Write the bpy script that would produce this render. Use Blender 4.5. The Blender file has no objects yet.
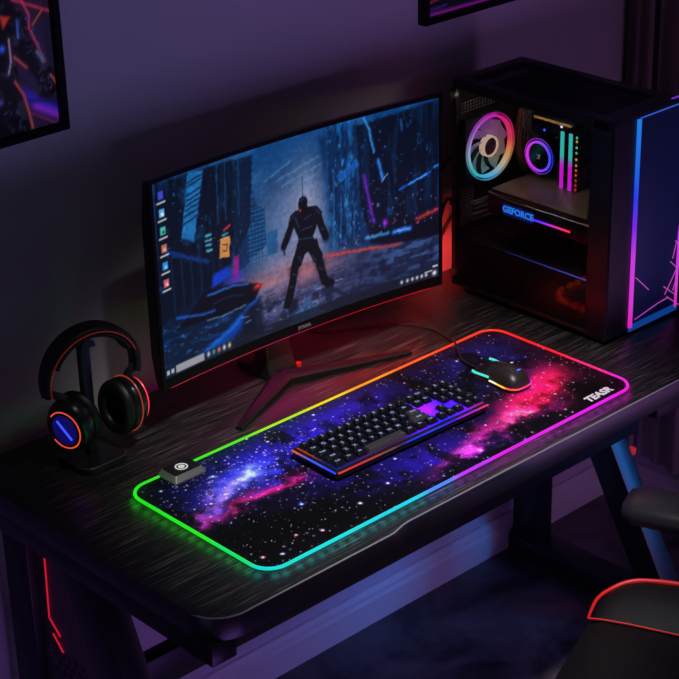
import bpy, bmesh, math, random
import numpy as np
from mathutils import Vector, Matrix, Quaternion

random.seed(7)
sc = bpy.context.scene
COL = sc.collection
PI = math.pi
T = 0.70          # height of the desk top

# ------------------------------------------------------------------ helpers
def lin(c):
    return tuple((x / 12.92 if x <= 0.04045 else ((x + 0.055) / 1.055) ** 2.4) for x in c)

def rgb(r, g, b):
    return lin((r / 255.0, g / 255.0, b / 255.0))

def nodes_of(name):
    m = bpy.data.materials.new(name)
    m.use_nodes = True
    nt = m.node_tree
    for n in list(nt.nodes):
        if n.type not in {'OUTPUT_MATERIAL', 'BSDF_PRINCIPLED'}:
            nt.nodes.remove(n)
    b = next(n for n in nt.nodes if n.type == 'BSDF_PRINCIPLED')
    o = next(n for n in nt.nodes if n.type == 'OUTPUT_MATERIAL')
    return m, nt, b, o

def mat(name, col, rough=0.5, metal=0.0, spec=0.5, bump=0.0, scale=200.0, coat=0.0):
    m, nt, b, o = nodes_of(name)
    b.inputs['Base Color'].default_value = (*col, 1)
    b.inputs['Roughness'].default_value = rough
    b.inputs['Metallic'].default_value = metal
    b.inputs['Specular IOR Level'].default_value = spec
    b.inputs['Coat Weight'].default_value = coat
    # faint surface grain so that nothing is a perfectly flat colour
    tc = nt.nodes.new('ShaderNodeTexCoord')
    nz = nt.nodes.new('ShaderNodeTexNoise')
    nz.inputs['Scale'].default_value = scale
    nz.inputs['Detail'].default_value = 3
    nt.links.new(tc.outputs['Object'], nz.inputs['Vector'])
    mr = nt.nodes.new('ShaderNodeMapRange')
    mr.inputs['To Min'].default_value = max(0.0, rough - 0.06)
    mr.inputs['To Max'].default_value = min(1.0, rough + 0.06)
    nt.links.new(nz.outputs['Fac'], mr.inputs['Value'])
    nt.links.new(mr.outputs['Result'], b.inputs['Roughness'])
    if bump:
        bp = nt.nodes.new('ShaderNodeBump')
        bp.inputs['Strength'].default_value = bump
        bp.inputs['Distance'].default_value = 0.002
        nt.links.new(nz.outputs['Fac'], bp.inputs['Height'])
        nt.links.new(bp.outputs['Normal'], b.inputs['Normal'])
    return m

def glow(name, col, strength=1.0, attr=None, rough=0.3, base=(0.01, 0.01, 0.012)):
    """a glowing material, for light sources and for parts with painted glow; attr = colour attribute with the light's colour"""
    m, nt, b, o = nodes_of(name)
    b.inputs['Base Color'].default_value = (*base, 1)
    b.inputs['Roughness'].default_value = rough
    b.inputs['Emission Strength'].default_value = strength
    if attr:
        a = nt.nodes.new('ShaderNodeAttribute')
        a.attribute_name = attr
        nt.links.new(a.outputs['Color'], b.inputs['Emission Color'])
    else:
        b.inputs['Emission Color'].default_value = (*col, 1)
    return m

def printed(name, attr, rough=0.6, spec=0.3, glow_strength=0.0):
    m, nt, b, o = nodes_of(name)
    b.inputs['Roughness'].default_value = rough
    b.inputs['Specular IOR Level'].default_value = spec
    a = nt.nodes.new('ShaderNodeAttribute')
    a.attribute_name = attr
    nt.links.new(a.outputs['Color'], b.inputs['Base Color'])
    if glow_strength:
        nt.links.new(a.outputs['Color'], b.inputs['Emission Color'])
        b.inputs['Emission Strength'].default_value = glow_strength
    return m

class MB:
    """collects shapes and links them as ONE mesh object"""
    def __init__(self):
        self.bm = bmesh.new()

    def box(self, x0, x1, y0, y1, z0, z1, M=None):
        bm = self.bm
        vs = [bm.verts.new(Vector((x, y, z))) for x in (x0, x1) for y in (y0, y1) for z in (z0, z1)]
        if M is not None:
            for v in vs:
                v.co = M @ v.co
        for f in ((0, 1, 3, 2), (4, 6, 7, 5), (0, 4, 5, 1), (2, 3, 7, 6), (0, 2, 6, 4), (1, 5, 7, 3)):
            bm.faces.new([vs[i] for i in f])
        return vs

    def frustum(self, cx, cy, z0, z1, w, d, w2, d2, oy=0.0, M=None):
        bm = self.bm
        a = [Vector((cx + sx * w / 2, cy + sy * d / 2, z0)) for sx, sy in ((-1, -1), (1, -1), (1, 1), (-1, 1))]
        b = [Vector((cx + sx * w2 / 2, cy + oy + sy * d2 / 2, z1)) for sx, sy in ((-1, -1), (1, -1), (1, 1), (-1, 1))]
        if M is not None:
            a = [M @ p for p in a]
            b = [M @ p for p in b]
        va = [bm.verts.new(p) for p in a]
        vb = [bm.verts.new(p) for p in b]
        bm.faces.new(va[::-1])
        bm.faces.new(vb)
        for i in range(4):
            j = (i + 1) % 4
            bm.faces.new((va[i], va[j], vb[j], vb[i]))

    def prism(self, pts, a0, a1, axis='z', M=None):
        """polygon extruded along an axis; pts are the two other coordinates in xyz order"""
        bm = self.bm
        def P(p, h):
            v = Vector((p[0], p[1], h)) if axis == 'z' else (Vector((p[0], h, p[1])) if axis == 'y' else Vector((h, p[0], p[1])))
            return M @ v if M is not None else v
        lo = [bm.verts.new(P(p, a0)) for p in pts]
        hi = [bm.verts.new(P(p, a1)) for p in pts]
        n = len(pts)
        bm.faces.new(lo[::-1])
        bm.faces.new(hi)
        for i in range(n):
            j = (i + 1) % n
            bm.faces.new((lo[i], lo[j], hi[j], hi[i]))

    def tube(self, path, r, n=8, closed=False, cap=True, flat=1.0):
        bm = self.bm
        P = [Vector(p) for p in path]
        m = len(P)
        rings = []
        up = Vector((0, 0, 1))
        prev = None
        for i in range(m):
            if closed:
                t = P[(i + 1) % m] - P[i - 1]
            else:
                t = P[min(i + 1, m - 1)] - P[max(i - 1, 0)]
            if t.length < 1e-9:
                t = Vector((1, 0, 0))
            t.normalize()
            if prev is None:
                a = up if abs(t.dot(up)) < 0.9 else Vector((0, 1, 0))
                u = (a - t * a.dot(t)).normalized()
            else:
                u = (prev - t * prev.dot(t))
                u = u.normalized() if u.length > 1e-6 else prev
            prev = u
            w = t.cross(u)
            rr = r[i] if isinstance(r, (list, tuple)) else r
            rings.append([bm.verts.new(P[i] + (u * math.cos(2 * PI * k / n) * flat + w * math.sin(2 * PI * k / n)) * rr) for k in range(n)])
        for i in range(m if closed else m - 1):
            A, B = rings[i], rings[(i + 1) % m]
            for k in range(n):
                l = (k + 1) % n
                bm.faces.new((A[k], A[l], B[l], B[k]))
        if cap and not closed:
            bm.faces.new(rings[0][::-1])
            bm.faces.new(rings[-1])

    def loft(self, rings, closed=True, cap=True):
        """rings: list of lists of points, same length"""
        bm = self.bm
        R = [[bm.verts.new(Vector(p)) for p in ring] for ring in rings]
        n = len(R[0])
        for A, B in zip(R[:-1], R[1:]):
            for k in range(n if closed else n - 1):
                l = (k + 1) % n
                bm.faces.new((A[k], A[l], B[l], B[k]))
        if cap and closed:
            bm.faces.new(R[0][::-1])
            bm.faces.new(R[-1])

    def lathe(self, prof, n=32, M=None, cap=True):
        """prof: (radius, height) pairs round the z axis"""
        rings = []
        for r, h in prof:
            ring = []
            for k in range(n):
                v = Vector((r * math.cos(2 * PI * k / n), r * math.sin(2 * PI * k / n), h))
                ring.append(M @ v if M is not None else v)
            rings.append(ring)
        self.loft(rings, True, cap)

    def build(self, name, m, parent=None, bevel=0.0, seg=2, smooth=35, color=None):
        bm = self.bm
        bmesh.ops.recalc_face_normals(bm, faces=bm.faces)
        if bevel > 0:
            es = [e for e in bm.edges if len(e.link_faces) == 2 and e.calc_face_angle(0) > 0.5]
            bmesh.ops.bevel(bm, geom=es, offset=bevel, segments=seg, affect='EDGES', profile=0.5, clamp_overlap=True)
        me = bpy.data.meshes.new(name)
        if parent is not None:
            off = world_loc(parent)
            for v in bm.verts:
                v.co -= off
        bm.to_mesh(me)
        bm.free()
        if color is not None:
            off = world_loc(parent) if parent is not None else Vector((0, 0, 0))
            at = me.color_attributes.new('tint', 'FLOAT_COLOR', 'POINT')
            for i, v in enumerate(me.vertices):
                at.data[i].color = (*color(v.co + off), 1)
        for p in me.polygons:
            p.use_smooth = True
        me.set_sharp_from_angle(angle=math.radians(smooth))
        me.materials.append(m)
        ob = bpy.data.objects.new(name, me)
        COL.objects.link(ob)
        if parent is not None:
            ob.parent = parent
        return ob

def world_loc(o):
    v = Vector((0, 0, 0))
    while o is not None:
        v += o.location
        o = o.parent
    return v

def thing(name, label, cat, loc, group=None):
    o = bpy.data.objects.new(name, None)
    o.empty_display_size = 0.05
    COL.objects.link(o)
    o.location = loc
    return tag(o, label, cat, group)

def tag(o, label, cat, group=None):
    o['label'] = label
    o['category'] = cat
    if group:
        o['group'] = group
    return o

def struct(o):
    o['kind'] = 'structure'
    return o

def text_mesh(name, body, size, M, m, parent, extrude=0.0004, shear=0.0, align='CENTER', bold=0.0):
    cu = bpy.data.curves.new(name, 'FONT')
    cu.body = body
    cu.size = size
    cu.extrude = extrude
    cu.shear = shear
    cu.offset = bold
    cu.align_x = align
    cu.align_y = 'CENTER'
    cu.resolution_u = 3
    tmp = bpy.data.objects.new(name + '_tmp', cu)
    COL.objects.link(tmp)
    dg = bpy.context.evaluated_depsgraph_get()
    me = bpy.data.meshes.new_from_object(tmp.evaluated_get(dg))
    bpy.data.objects.remove(tmp)
    bpy.data.curves.remove(cu)
    me.transform(M)
    if parent is not None:
        me.transform(Matrix.Translation(-world_loc(parent)))
    me.materials.clear()
    me.materials.append(m)
    ob = bpy.data.objects.new(name, me)
    COL.objects.link(ob)
    if parent is not None:
        ob.parent = parent
    return ob

def rrect(x0, x1, y0, y1, r, n=8):
    pts = []
    for cx, cy, a0 in ((x1 - r, y1 - r, 0), (x0 + r, y1 - r, 90), (x0 + r, y0 + r, 180), (x1 - r, y0 + r, 270)):
        for k in range(n + 1):
            a = math.radians(a0 + 90 * k / n)
            pts.append((cx + r * math.cos(a), cy + r * math.sin(a)))
    return pts

def smooth_path(pts, n=8):
    """Catmull-Rom through the points"""
    P = [Vector(p) for p in pts]
    P = [P[0] * 2 - P[1]] + P + [P[-1] * 2 - P[-2]]
    out = []
    for i in range(1, len(P) - 2):
        a, b, c, d = P[i - 1:i + 3]
        for k in range(n):
            t = k / n
            out.append(0.5 * ((2 * b) + (c - a) * t + (2 * a - 5 * b + 4 * c - d) * t * t + (3 * b - a - 3 * c + d) * t ** 3))
    out.append(P[-2])
    return out

# ------------------------------------------------------------------ printed and displayed artwork (colour per vertex)
def vnoise(x, y, seed):
    rs = np.random.RandomState(seed)
    tab = rs.rand(64, 64)
    xi = np.floor(x).astype(int); yi = np.floor(y).astype(int)
    fx = x - xi; fy = y - yi
    fx = fx * fx * (3 - 2 * fx); fy = fy * fy * (3 - 2 * fy)
    g = lambda i, j: tab[(xi + i) % 64, (yi + j) % 64]
    return (g(0, 0) * (1 - fx) + g(1, 0) * fx) * (1 - fy) + (g(0, 1) * (1 - fx) + g(1, 1) * fx) * fy

def fbm(x, y, seed=1, oct=5):
    s = 0; a = 0.5; t = 0
    for k in range(oct):
        s = s + a * vnoise(x * 2 ** k + 13.7 * k, y * 2 ** k + 7.1 * k, seed + k)
        t += a; a *= 0.55
    return s / t

def sstep(a, b, x):
    t = np.clip((x - a) / (b - a), 0, 1)
    return t * t * (3 - 2 * t)

class Art:
    def __init__(self, X, Y, base):
        self.X = X; self.Y = Y
        self.c = np.tile(np.array(base, float) / 255.0, (len(X), 1))

    def over(self, mask, col, add=False):
        col = np.array(col, float)
        if col.max() > 1.01: col = col / 255.0
        m = mask[:, None]
        if add:
            self.c = self.c + m * col
        else:
            self.c = self.c * (1 - m) + m * col

    def poly(self, pts, col, alpha=1.0, soft=0.3, add=False):
        X, Y = self.X, self.Y
        inside = np.zeros(len(X), bool)
        d = np.full(len(X), 1e9)
        n = len(pts)
        for i in range(n):
            x0, y0 = pts[i]; x1, y1 = pts[(i + 1) % n]
            cr = ((y0 > Y) != (y1 > Y)) & (X < (x1 - x0) * (Y - y0) / ((y1 - y0) if abs(y1 - y0) > 1e-9 else 1e-9) + x0)
            inside ^= cr
            d = np.minimum(d, self.seg(x0, y0, x1, y1))
        sd = np.where(inside, d, -d)
        self.over(alpha * sstep(-soft, soft, sd), col, add)

    def seg(self, x0, y0, x1, y1):
        dx, dy = x1 - x0, y1 - y0
        L = dx * dx + dy * dy + 1e-12
        t = np.clip(((self.X - x0) * dx + (self.Y - y0) * dy) / L, 0, 1)
        return np.hypot(self.X - x0 - t * dx, self.Y - y0 - t * dy)

    def line(self, pts, w, col, alpha=1.0, soft=0.3, add=False):
        d = np.full(len(self.X), 1e9)
        for a, b in zip(pts[:-1], pts[1:]):
            d = np.minimum(d, self.seg(*a, *b))
        self.over(alpha * sstep(w / 2 + soft, w / 2 - soft, d), col, add)

    def blob(self, p, rx, ry, col, alpha=1.0, ang=0.0, add=False):
        c, s = math.cos(ang), math.sin(ang)
        u = (self.X - p[0]) * c + (self.Y - p[1]) * s
        v = -(self.X - p[0]) * s + (self.Y - p[1]) * c
        self.over(alpha * np.exp(-((u / rx) ** 2 + (v / ry) ** 2)), col, add)

def grid_mesh(name, nu, nv, place, art, m, parent, keep=None):
    """nu x nv sheet; place(u, v) -> (x, y, z) arrays; art(u, v) -> sRGB colours"""
    u, v = np.meshgrid(np.linspace(0, 1, nu), np.linspace(0, 1, nv))
    u = u.ravel(); v = v.ravel()
    P = np.stack(place(u, v), 1)
    off = np.array(world_loc(parent)) if parent is not None else np.zeros(3)
    P = P - off
    i = np.arange(nu * nv).reshape(nv, nu)
    Q = np.stack([i[:-1, :-1].ravel(), i[:-1, 1:].ravel(), i[1:, 1:].ravel(), i[1:, :-1].ravel()], 1)
    if keep is not None:
        k = keep(u, v)
        Q = Q[k[Q].all(1)]
    me = bpy.data.meshes.new(name)
    me.vertices.add(len(P)); me.vertices.foreach_set('co', P.astype(np.float32).ravel())
    me.loops.add(Q.size); me.loops.foreach_set('vertex_index', Q.astype(np.int32).ravel())
    me.polygons.add(len(Q))
    me.polygons.foreach_set('loop_start', (np.arange(len(Q)) * 4).astype(np.int32))
    me.update(calc_edges=True)
    c = np.clip(art(u, v), 0, 1)
    c = np.where(c <= 0.04045, c / 12.92, ((c + 0.055) / 1.055) ** 2.4)
    at = me.color_attributes.new('tint', 'FLOAT_COLOR', 'POINT')
    at.data.foreach_set('color', np.concatenate([c, np.ones((len(c), 1))], 1).astype(np.float32).ravel())
    me.validate()
    me.materials.append(m)
    ob = bpy.data.objects.new(name, me)
    COL.objects.link(ob)
    if parent is not None:
        ob.parent = parent
    return ob

# ------------------------------------------------------------------ materials
M_black = mat('black_plastic', rgb(18, 18, 20), 0.42)
M_satin = mat('satin_black_plastic', rgb(22, 22, 25), 0.3)
M_gloss = mat('gloss_black', rgb(10, 10, 13), 0.16)
M_metal = mat('black_powder_coat', rgb(14, 14, 17), 0.4, spec=0.4)
M_dark = mat('dark_metal', rgb(40, 40, 44), 0.35, 0.6)
M_steel = mat('brushed_steel', rgb(120, 118, 115), 0.3, 0.9)
M_matte = mat('matte_black_bezel', rgb(9, 9, 11), 0.6, spec=0.15)
M_rubber = mat('rubber', rgb(12, 12, 12), 0.7)
M_leather = mat('black_leather', rgb(12, 10, 12), 0.48, bump=0.2, scale=380)
M_white = mat('white_print', rgb(235, 232, 230), 0.5)
M_greyp = mat('grey_plastic', rgb(120, 118, 116), 0.45)

# wood: dark desk top with long streaks
M_wood, nt, b, o = nodes_of('dark_wood_grain')
tc = nt.nodes.new('ShaderNodeTexCoord')
mp = nt.nodes.new('ShaderNodeMapping'); mp.inputs['Scale'].default_value = (6.0, 250.0, 250.0)
nz = nt.nodes.new('ShaderNodeTexNoise'); nz.inputs['Scale'].default_value = 1.6; nz.inputs['Detail'].default_value = 7; nz.inputs['Roughness'].default_value = 0.62
rp = nt.nodes.new('ShaderNodeValToRGB')
rp.color_ramp.elements[0].position = 0.42; rp.color_ramp.elements[0].color = (*rgb(17, 16, 16), 1)
rp.color_ramp.elements[1].position = 0.78; rp.color_ramp.elements[1].color = (*rgb(132, 124, 120), 1)
e = rp.color_ramp.elements.new(0.55); e.color = (*rgb(36, 34, 33), 1)
bp = nt.nodes.new('ShaderNodeBump'); bp.inputs['Strength'].default_value = 0.25; bp.inputs['Distance'].default_value = 0.001
nt.links.new(tc.outputs['Object'], mp.inputs['Vector']); nt.links.new(mp.outputs['Vector'], nz.inputs['Vector'])
nt.links.new(nz.outputs['Fac'], rp.inputs['Fac']); nt.links.new(rp.outputs['Color'], b.inputs['Base Color'])
nt.links.new(nz.outputs['Fac'], bp.inputs['Height']); nt.links.new(bp.outputs['Normal'], b.inputs['Normal'])
b.inputs['Roughness'].default_value = 0.36

M_edge = mat('black_edge_band', rgb(17, 16, 18), 0.4, scale=15)
M_edge_hilite = mat('painted_edge_highlight', rgb(135, 130, 138), 0.4, scale=15)  # lighter tone that paints a highlight along the front bevel
# painted wall
M_wall = mat('painted_wall', rgb(176, 170, 180), 0.85, spec=0.2, bump=0.06, scale=60)
M_trim = mat('painted_baseboard', rgb(190, 186, 190), 0.5, spec=0.4)

# floor: dark mottled polished concrete
M_floor, nt, b, o = nodes_of('dark_polished_floor')
tc = nt.nodes.new('ShaderNodeTexCoord')
nz = nt.nodes.new('ShaderNodeTexNoise'); nz.inputs['Scale'].default_value = 7; nz.inputs['Detail'].default_value = 8; nz.inputs['Roughness'].default_value = 0.6; nz.inputs['Distortion'].default_value = 0.8
rp = nt.nodes.new('ShaderNodeValToRGB')
rp.color_ramp.elements[0].position = 0.35; rp.color_ramp.elements[0].color = (*rgb(30, 28, 32), 1)
rp.color_ramp.elements[1].position = 0.72; rp.color_ramp.elements[1].color = (*rgb(112, 104, 110), 1)
mr = nt.nodes.new('ShaderNodeMapRange'); mr.inputs['To Min'].default_value = 0.28; mr.inputs['To Max'].default_value = 0.55
nt.links.new(tc.outputs['Object'], nz.inputs['Vector']); nt.links.new(nz.outputs['Fac'], rp.inputs['Fac'])
nt.links.new(rp.outputs['Color'], b.inputs['Base Color']); nt.links.new(nz.outputs['Fac'], mr.inputs['Value']); nt.links.new(mr.outputs['Result'], b.inputs['Roughness'])

# ------------------------------------------------------------------ the room
WY = 0.58      # back wall plane
WX = 1.50      # right wall plane
mb = MB(); mb.box(-3.2, WX + 0.1, -3.4, WY + 0.1, -0.05, 0.0)
struct(mb.build('floor', M_floor))
mb = MB(); mb.box(-3.2, WX + 0.1, WY, WY + 0.1, 0.0, 2.8)
struct(mb.build('wall_back', M_wall))
mb = MB(); mb.box(WX, WX + 0.1, -3.4, WY, 0.0, 2.8)
struct(mb.build('wall_right', M_wall))
prof = [(0, 0), (0.016, 0), (0.016, 0.052), (0.011, 0.058), (0.011, 0.066), (0.006, 0.076), (0, 0.078)]
mb = MB(); mb.prism([(WY - a, h) for a, h in prof], -3.2, WX, 'x')
struct(mb.build('baseboard_back', M_trim, smooth=20))
mb = MB(); mb.prism([(WX - a, h) for a, h in prof], -3.4, WY - 0.016, 'y')
struct(mb.build('baseboard_right', M_trim, smooth=20))

# ------------------------------------------------------------------ desk
DX0, DX1, DY0, DY1 = -0.132, 1.27, -0.043, 0.558
desk = thing('desk', 'black wood-grain gaming desk on a steel frame, carrying the monitor and mat', 'desk', (0.5, 0.26, 0))
top = []
def arc(cx, cy, r, a0, a1, n=10):
    return [(cx + r * math.cos(math.radians(a0 + (a1 - a0) * k / n)), cy + r * math.sin(math.radians(a0 + (a1 - a0) * k / n))) for k in range(n + 1)]
top += arc(DX0 + 0.055, DY0 + 0.055, 0.055, 180, 270)
top += [(0.193, DY0), (0.203, DY0 + 0.0007), (0.229, DY0 + 0.0075), (0.24, DY0 + 0.0085)]
top += arc(DX1 - 0.055, DY0 + 0.0635, 0.055, 270, 360)
top += arc(DX1 - 0.02, DY1 - 0.02, 0.02, 0, 90)
top += arc(DX0 + 0.02, DY1 - 0.02, 0.02, 90, 180)
mb = MB(); mb.prism(top, T - 0.037, T, 'z')
tt = mb.build('tabletop', M_wood, desk, bevel=0.0017, seg=2)
tt.data.materials.append(M_edge); tt.data.materials.append(M_edge_hilite)
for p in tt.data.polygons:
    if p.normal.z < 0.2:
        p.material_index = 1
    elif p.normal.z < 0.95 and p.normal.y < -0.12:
        p.material_index = 2  # front bevel takes the painted highlight
# steel rails below the top
mb = MB(); mb.box(DX0 + 0.002, DX0 + 0.045, -0.034, 0.54, 0.630, 0.6628)
mb.build('side_rail', M_metal, desk, bevel=0.002)
mb = MB(); mb.box(1.115, 1.175, -0.01, 0.54, 0.630, 0.6628)
mb.build('side_rail', M_metal, desk, bevel=0.002)
mb = MB(); mb.box(-0.08, 1.165, 0.27, 0.30, 0.373, 0.432)
mb.build('crossbar', M_metal, desk, bevel=0.002)
def leg_frame(x0, x1, dtop, dbot, dw, y0):
    mb = MB(); mb.box(x0, x1, 0.482, 0.548, 0.045, 0.632); mb.build('post', M_metal, desk, bevel=0.002)
    (ya, za), (yb, zb) = dtop, dbot
    mb = MB(); mb.prism([(ya, za), (ya - dw, za), (yb - dw, zb), (yb, zb)], x0, x1, 'x'); mb.build('diagonal_leg', M_metal, desk, bevel=0.002)
    mb = MB(); mb.box(x0 - 0.008, x1 + 0.008, y0, 0.553, 0.008, 0.047); mb.build('foot_beam', M_metal, desk, bevel=0.003)
    for y in (y0 + 0.03, 0.53):
        mb = MB(); mb.lathe([(0.014, 0.0), (0.016, 0.003), (0.016, 0.009)], 16, Matrix.Translation(((x0 + x1) / 2, y, 0))); mb.build('foot_pad', M_rubber, desk)
leg_frame(-0.082, -0.034, (0.413, 0.632), (0.160, 0.045), 0.083, 0.03)
leg_frame(1.125, 1.172, (0.563 - 0.03, 0.632), (0.208, 0.045), 0.075, -0.05)
# carbon panel inside the left leg frame, with a red light line and honeycomb holes
mb = MB(); mb.prism([(0.482, 0.61), (0.405, 0.61), (0.29, 0.34), (0.17, 0.06), (0.482, 0.06)], -0.066, -0.058, 'x')
sp = mb.build('side_panel', mat('carbon_panel', rgb(74, 58, 68), 0.45), desk)
M_redline = glow('red_glow_line', rgb(215, 28, 52), 0.8)
mb = MB()
for p in ([(0.4535, 0.568), (0.4585, 0.448), (0.432, 0.424)], [(0.4525, 0.421), (0.428, 0.396)]):
    for a, c in zip(p[:-1], p[1:]):
        mb.tube([(-0.0675, a[0], a[1]), (-0.0675, c[0], c[1])], 0.0013, 6)
mb.build('light_line', M_redline, sp)
mb = MB()
for r in range(11):
    for c in range(5):
        y = 0.452 - c * 0.0175 - (r % 2) * 0.00875; z = 0.385 - r * 0.0155
        mb.prism([(y + 0.0072 * math.cos(PI / 3 * k + PI / 6), z + 0.0072 * math.sin(PI / 3 * k + PI / 6)) for k in range(6)], -0.0668, -0.0655, 'x')
mb.build('honeycomb_grille', M_black, sp)
# gussets under the top beside the right leg
mb = MB(); mb.prism([(0.66, -0.02), (0.6, 0)], 0, 0.01, 'x') if False else mb.prism([(-0.015, 0.6628), (0.30, 0.6628), (0.30, 0.60), (0.26, 0.585)], 1.172, 1.18, 'x')
mb.build('gusset', M_metal, desk)
mb = MB(); mb.box(1.1722, 1.184, 0.283, 0.297, 0.313, 0.327); mb.build('red_glow_block', glow('red_block_glow', rgb(190, 40, 36), 0.6), desk, bevel=0.002)  # small block with a red glow of its own
mb = MB(); mb.box(0.86, 0.93, 0.0, 0.05, 0.615, 0.6628)
mb.build('cable_box', M_black, desk, bevel=0.003)

# ------------------------------------------------------------------ desk mat with light rim
PL, PW = 0.80, 0.3193
mat_o = thing('desk_mat', 'large galaxy-print desk mat with a glowing rainbow rim lying under the keyboard', 'desk mat', (PL / 2, PW / 2, T))
mb = MB(); mb.prism(rrect(0.0, PL, 0.0, PW, 0.034), T + 0.0003, T + 0.0034, 'z')
mb.build('mat_base', M_rubber, mat_o)

def galaxy(u, v):
    X, Y = u * PL, v * PW
    a = Art(X, Y, (5, 4, 10))
    n1 = fbm(X * 22, Y * 22, 3, 6); n2 = fbm(X * 34 + 9, Y * 34, 11, 6); n3 = fbm(X * 70, Y * 70, 23, 4); n4 = fbm(X * 9, Y * 9, 31, 4)
    wx = X + (n1 - 0.5) * 0.055; wy = Y + (n2 - 0.5) * 0.055
    def cloud(cx, cy, rx, ry, ang=0.0):
        c, s = math.cos(ang), math.sin(ang)
        p = (wx - cx) * c + (wy - cy) * s; q = -(wx - cx) * s + (wy - cy) * c
        return np.exp(-((p / rx) ** 2 + (q / ry) ** 2))
    def add(mask, col): a.over(np.clip(mask, 0, 1), col, add=True)
    def C(r, g, b): return (r / 255, g / 255, b / 255)
    tex = np.clip(0.35 + 1.3 * (n2 - 0.2), 0, 1.6)
    # blue fields
    add(cloud(0.15, 0.235, 0.13, 0.06, 0.15) * tex, C(28, 30, 175))
    add(cloud(0.30, 0.265, 0.15, 0.05, 0.05) * tex, C(34, 22, 165))
    add(cloud(0.45, 0.275, 0.12, 0.045, 0.0) * tex, C(36, 16, 120))
    add(cloud(0.32, 0.085, 0.13, 0.04, -0.1) * tex, C(18, 12, 110))
    add(cloud(0.42, 0.065, 0.10, 0.05, -0.1) * tex, C(30, 12, 100))
    add(cloud(0.70, 0.27, 0.10, 0.05, 0.0) * tex, C(22, 20, 85))
    add(cloud(0.70, 0.21, 0.10, 0.06, 0.0) * tex, C(22, 14, 75))
    add(cloud(0.58, 0.14, 0.14, 0.05, 0.0) * tex, C(28, 10, 90))
    add(cloud(0.25, 0.17, 0.14, 0.05, 0.0) * tex, C(20, 10, 95))
    # left bright cloud
    add(cloud(0.145, 0.222, 0.05, 0.022, 0.2) * (0.5 + n3), C(90, 120, 190))
    add(cloud(0.155, 0.228, 0.020, 0.010, 0.4) * (0.5 + n3), C(110, 130, 110))
    add(cloud(0.085, 0.205, 0.055, 0.018, 0.35) * (0.3 + n3), C(150, 90, 150))
    add(cloud(0.03, 0.175, 0.03, 0.016, 0.5) * (0.3 + n3), C(190, 40, 150))
    # left red ribbon
    add(cloud(0.10, 0.168, 0.055, 0.011, 0.1) * (0.2 + 1.2 * n2), C(225, 30, 90))
    add(cloud(0.165, 0.164, 0.045, 0.013, 0.0) * (0.2 + 1.2 * n2), C(255, 22, 70))
    add(cloud(0.215, 0.172, 0.03, 0.012, 0.25) * (0.2 + 1.2 * n2), C(235, 18, 60))
    # right magenta and red cloud
    add(cloud(0.415, 0.040, 0.06, 0.013, 0.15) * (0.1 + 1.3 * n2), C(190, 40, 130))
    add(cloud(0.50, 0.064, 0.06, 0.017, 0.22) * (0.2 + 1.2 * n2), C(205, 28, 100))
    add(cloud(0.59, 0.078, 0.055, 0.024, 0.3) * (0.3 + 1.2 * n2), C(245, 25, 110))
    add(cloud(0.67, 0.095, 0.06, 0.040, 0.4) * (0.35 + 1.2 * n1), C(225, 16, 60))
    add(cloud(0.725, 0.125, 0.05, 0.032, 0.5) * (0.35 + 1.1 * n1), C(215, 14, 52))
    add(cloud(0.58, 0.070, 0.032, 0.010, 0.15) * (0.3 + n3), C(150, 110, 120))
    add(cloud(0.605, 0.064, 0.015, 0.006, 0.3) * (0.5 + n3), C(150, 140, 120))
    add(cloud(0.45, 0.05, 0.03, 0.005, 0.2) * (0.1 + n3), C(90, 50, 80))
    add(cloud(0.635, 0.045, 0.045, 0.012, 0.2) * (0.2 + n1), C(70, 12, 90))
    # dark dust lanes
    dust = sstep(0.56, 0.72, n1) * 0.75 * (1 - 0.6 * cloud(0.15, 0.225, 0.05, 0.03)) * (1 - 0.85 * np.clip(cloud(0.62, 0.085, 0.10, 0.035, 0.35) + cloud(0.73, 0.13, 0.05, 0.04, 0.4), 0, 1)) 
    a.c *= (1 - dust)[:, None]
    lane = np.clip(cloud(0.13, 0.07, 0.13, 0.055, -0.2) + cloud(0.755, 0.025, 0.07, 0.035), 0, 1)
    a.c *= (1 - 0.9 * lane)[:, None]
    # stars
    rs = np.random.RandomState(5)
    for k in range(1900):
        x, y = rs.rand() * PL, rs.rand() * PW
        if k < 520: x, y = rs.normal(0.2, 0.11), rs.normal(0.235, 0.055)
        elif k < 680: x, y = rs.normal(0.6, 0.12), rs.normal(0.1, 0.06)
        r = 0.0009 * (0.75 + 1.5 * rs.rand() ** 5); br = 0.35 + 0.9 * rs.rand() ** 1.5
        if k > 680 and 0.66 < x < 0.8 and y < 0.05: continue
        col = [(200, 210, 255), (255, 235, 245), (160, 185, 255), (255, 190, 220)][rs.randint(4)]
        i = np.nonzero((np.abs(X - x) < 4 * r) & (np.abs(Y - y) < 4 * r))[0]
        if len(i) == 0: continue
        d2 = ((X[i] - x) ** 2 + (Y[i] - y) ** 2) / (r * r)
        a.c[i] += (np.exp(-d2) * br)[:, None] * np.array(col) / 255.0
    for (x, y, r, col) in ((0.038, 0.283, 0.003, (120, 170, 255)), (0.159, 0.106, 0.0042, (70, 110, 255)), (0.131, 0.031, 0.003, (255, 190, 240)), (0.096, 0.048, 0.003, (255, 120, 110)),
                           (0.024, 0.037, 0.0034, (255, 150, 140)), (0.05, 0.024, 0.003, (170, 190, 255)), (0.221, 0.047, 0.0036, (220, 200, 255)), (0.66, 0.27, 0.003, (120, 150, 255)), (0.36, 0.3, 0.003, (130, 150, 255)),
                           (0.25, 0.285, 0.003, (150, 180, 255)), (0.12, 0.262, 0.003, (150, 190, 255)), (0.29, 0.06, 0.003, (230, 180, 255)), (0.35, 0.105, 0.0025, (230, 200, 255)), (0.46, 0.03, 0.003, (255, 90, 150)), (0.72, 0.20, 0.003, (200, 210, 255))):
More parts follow.
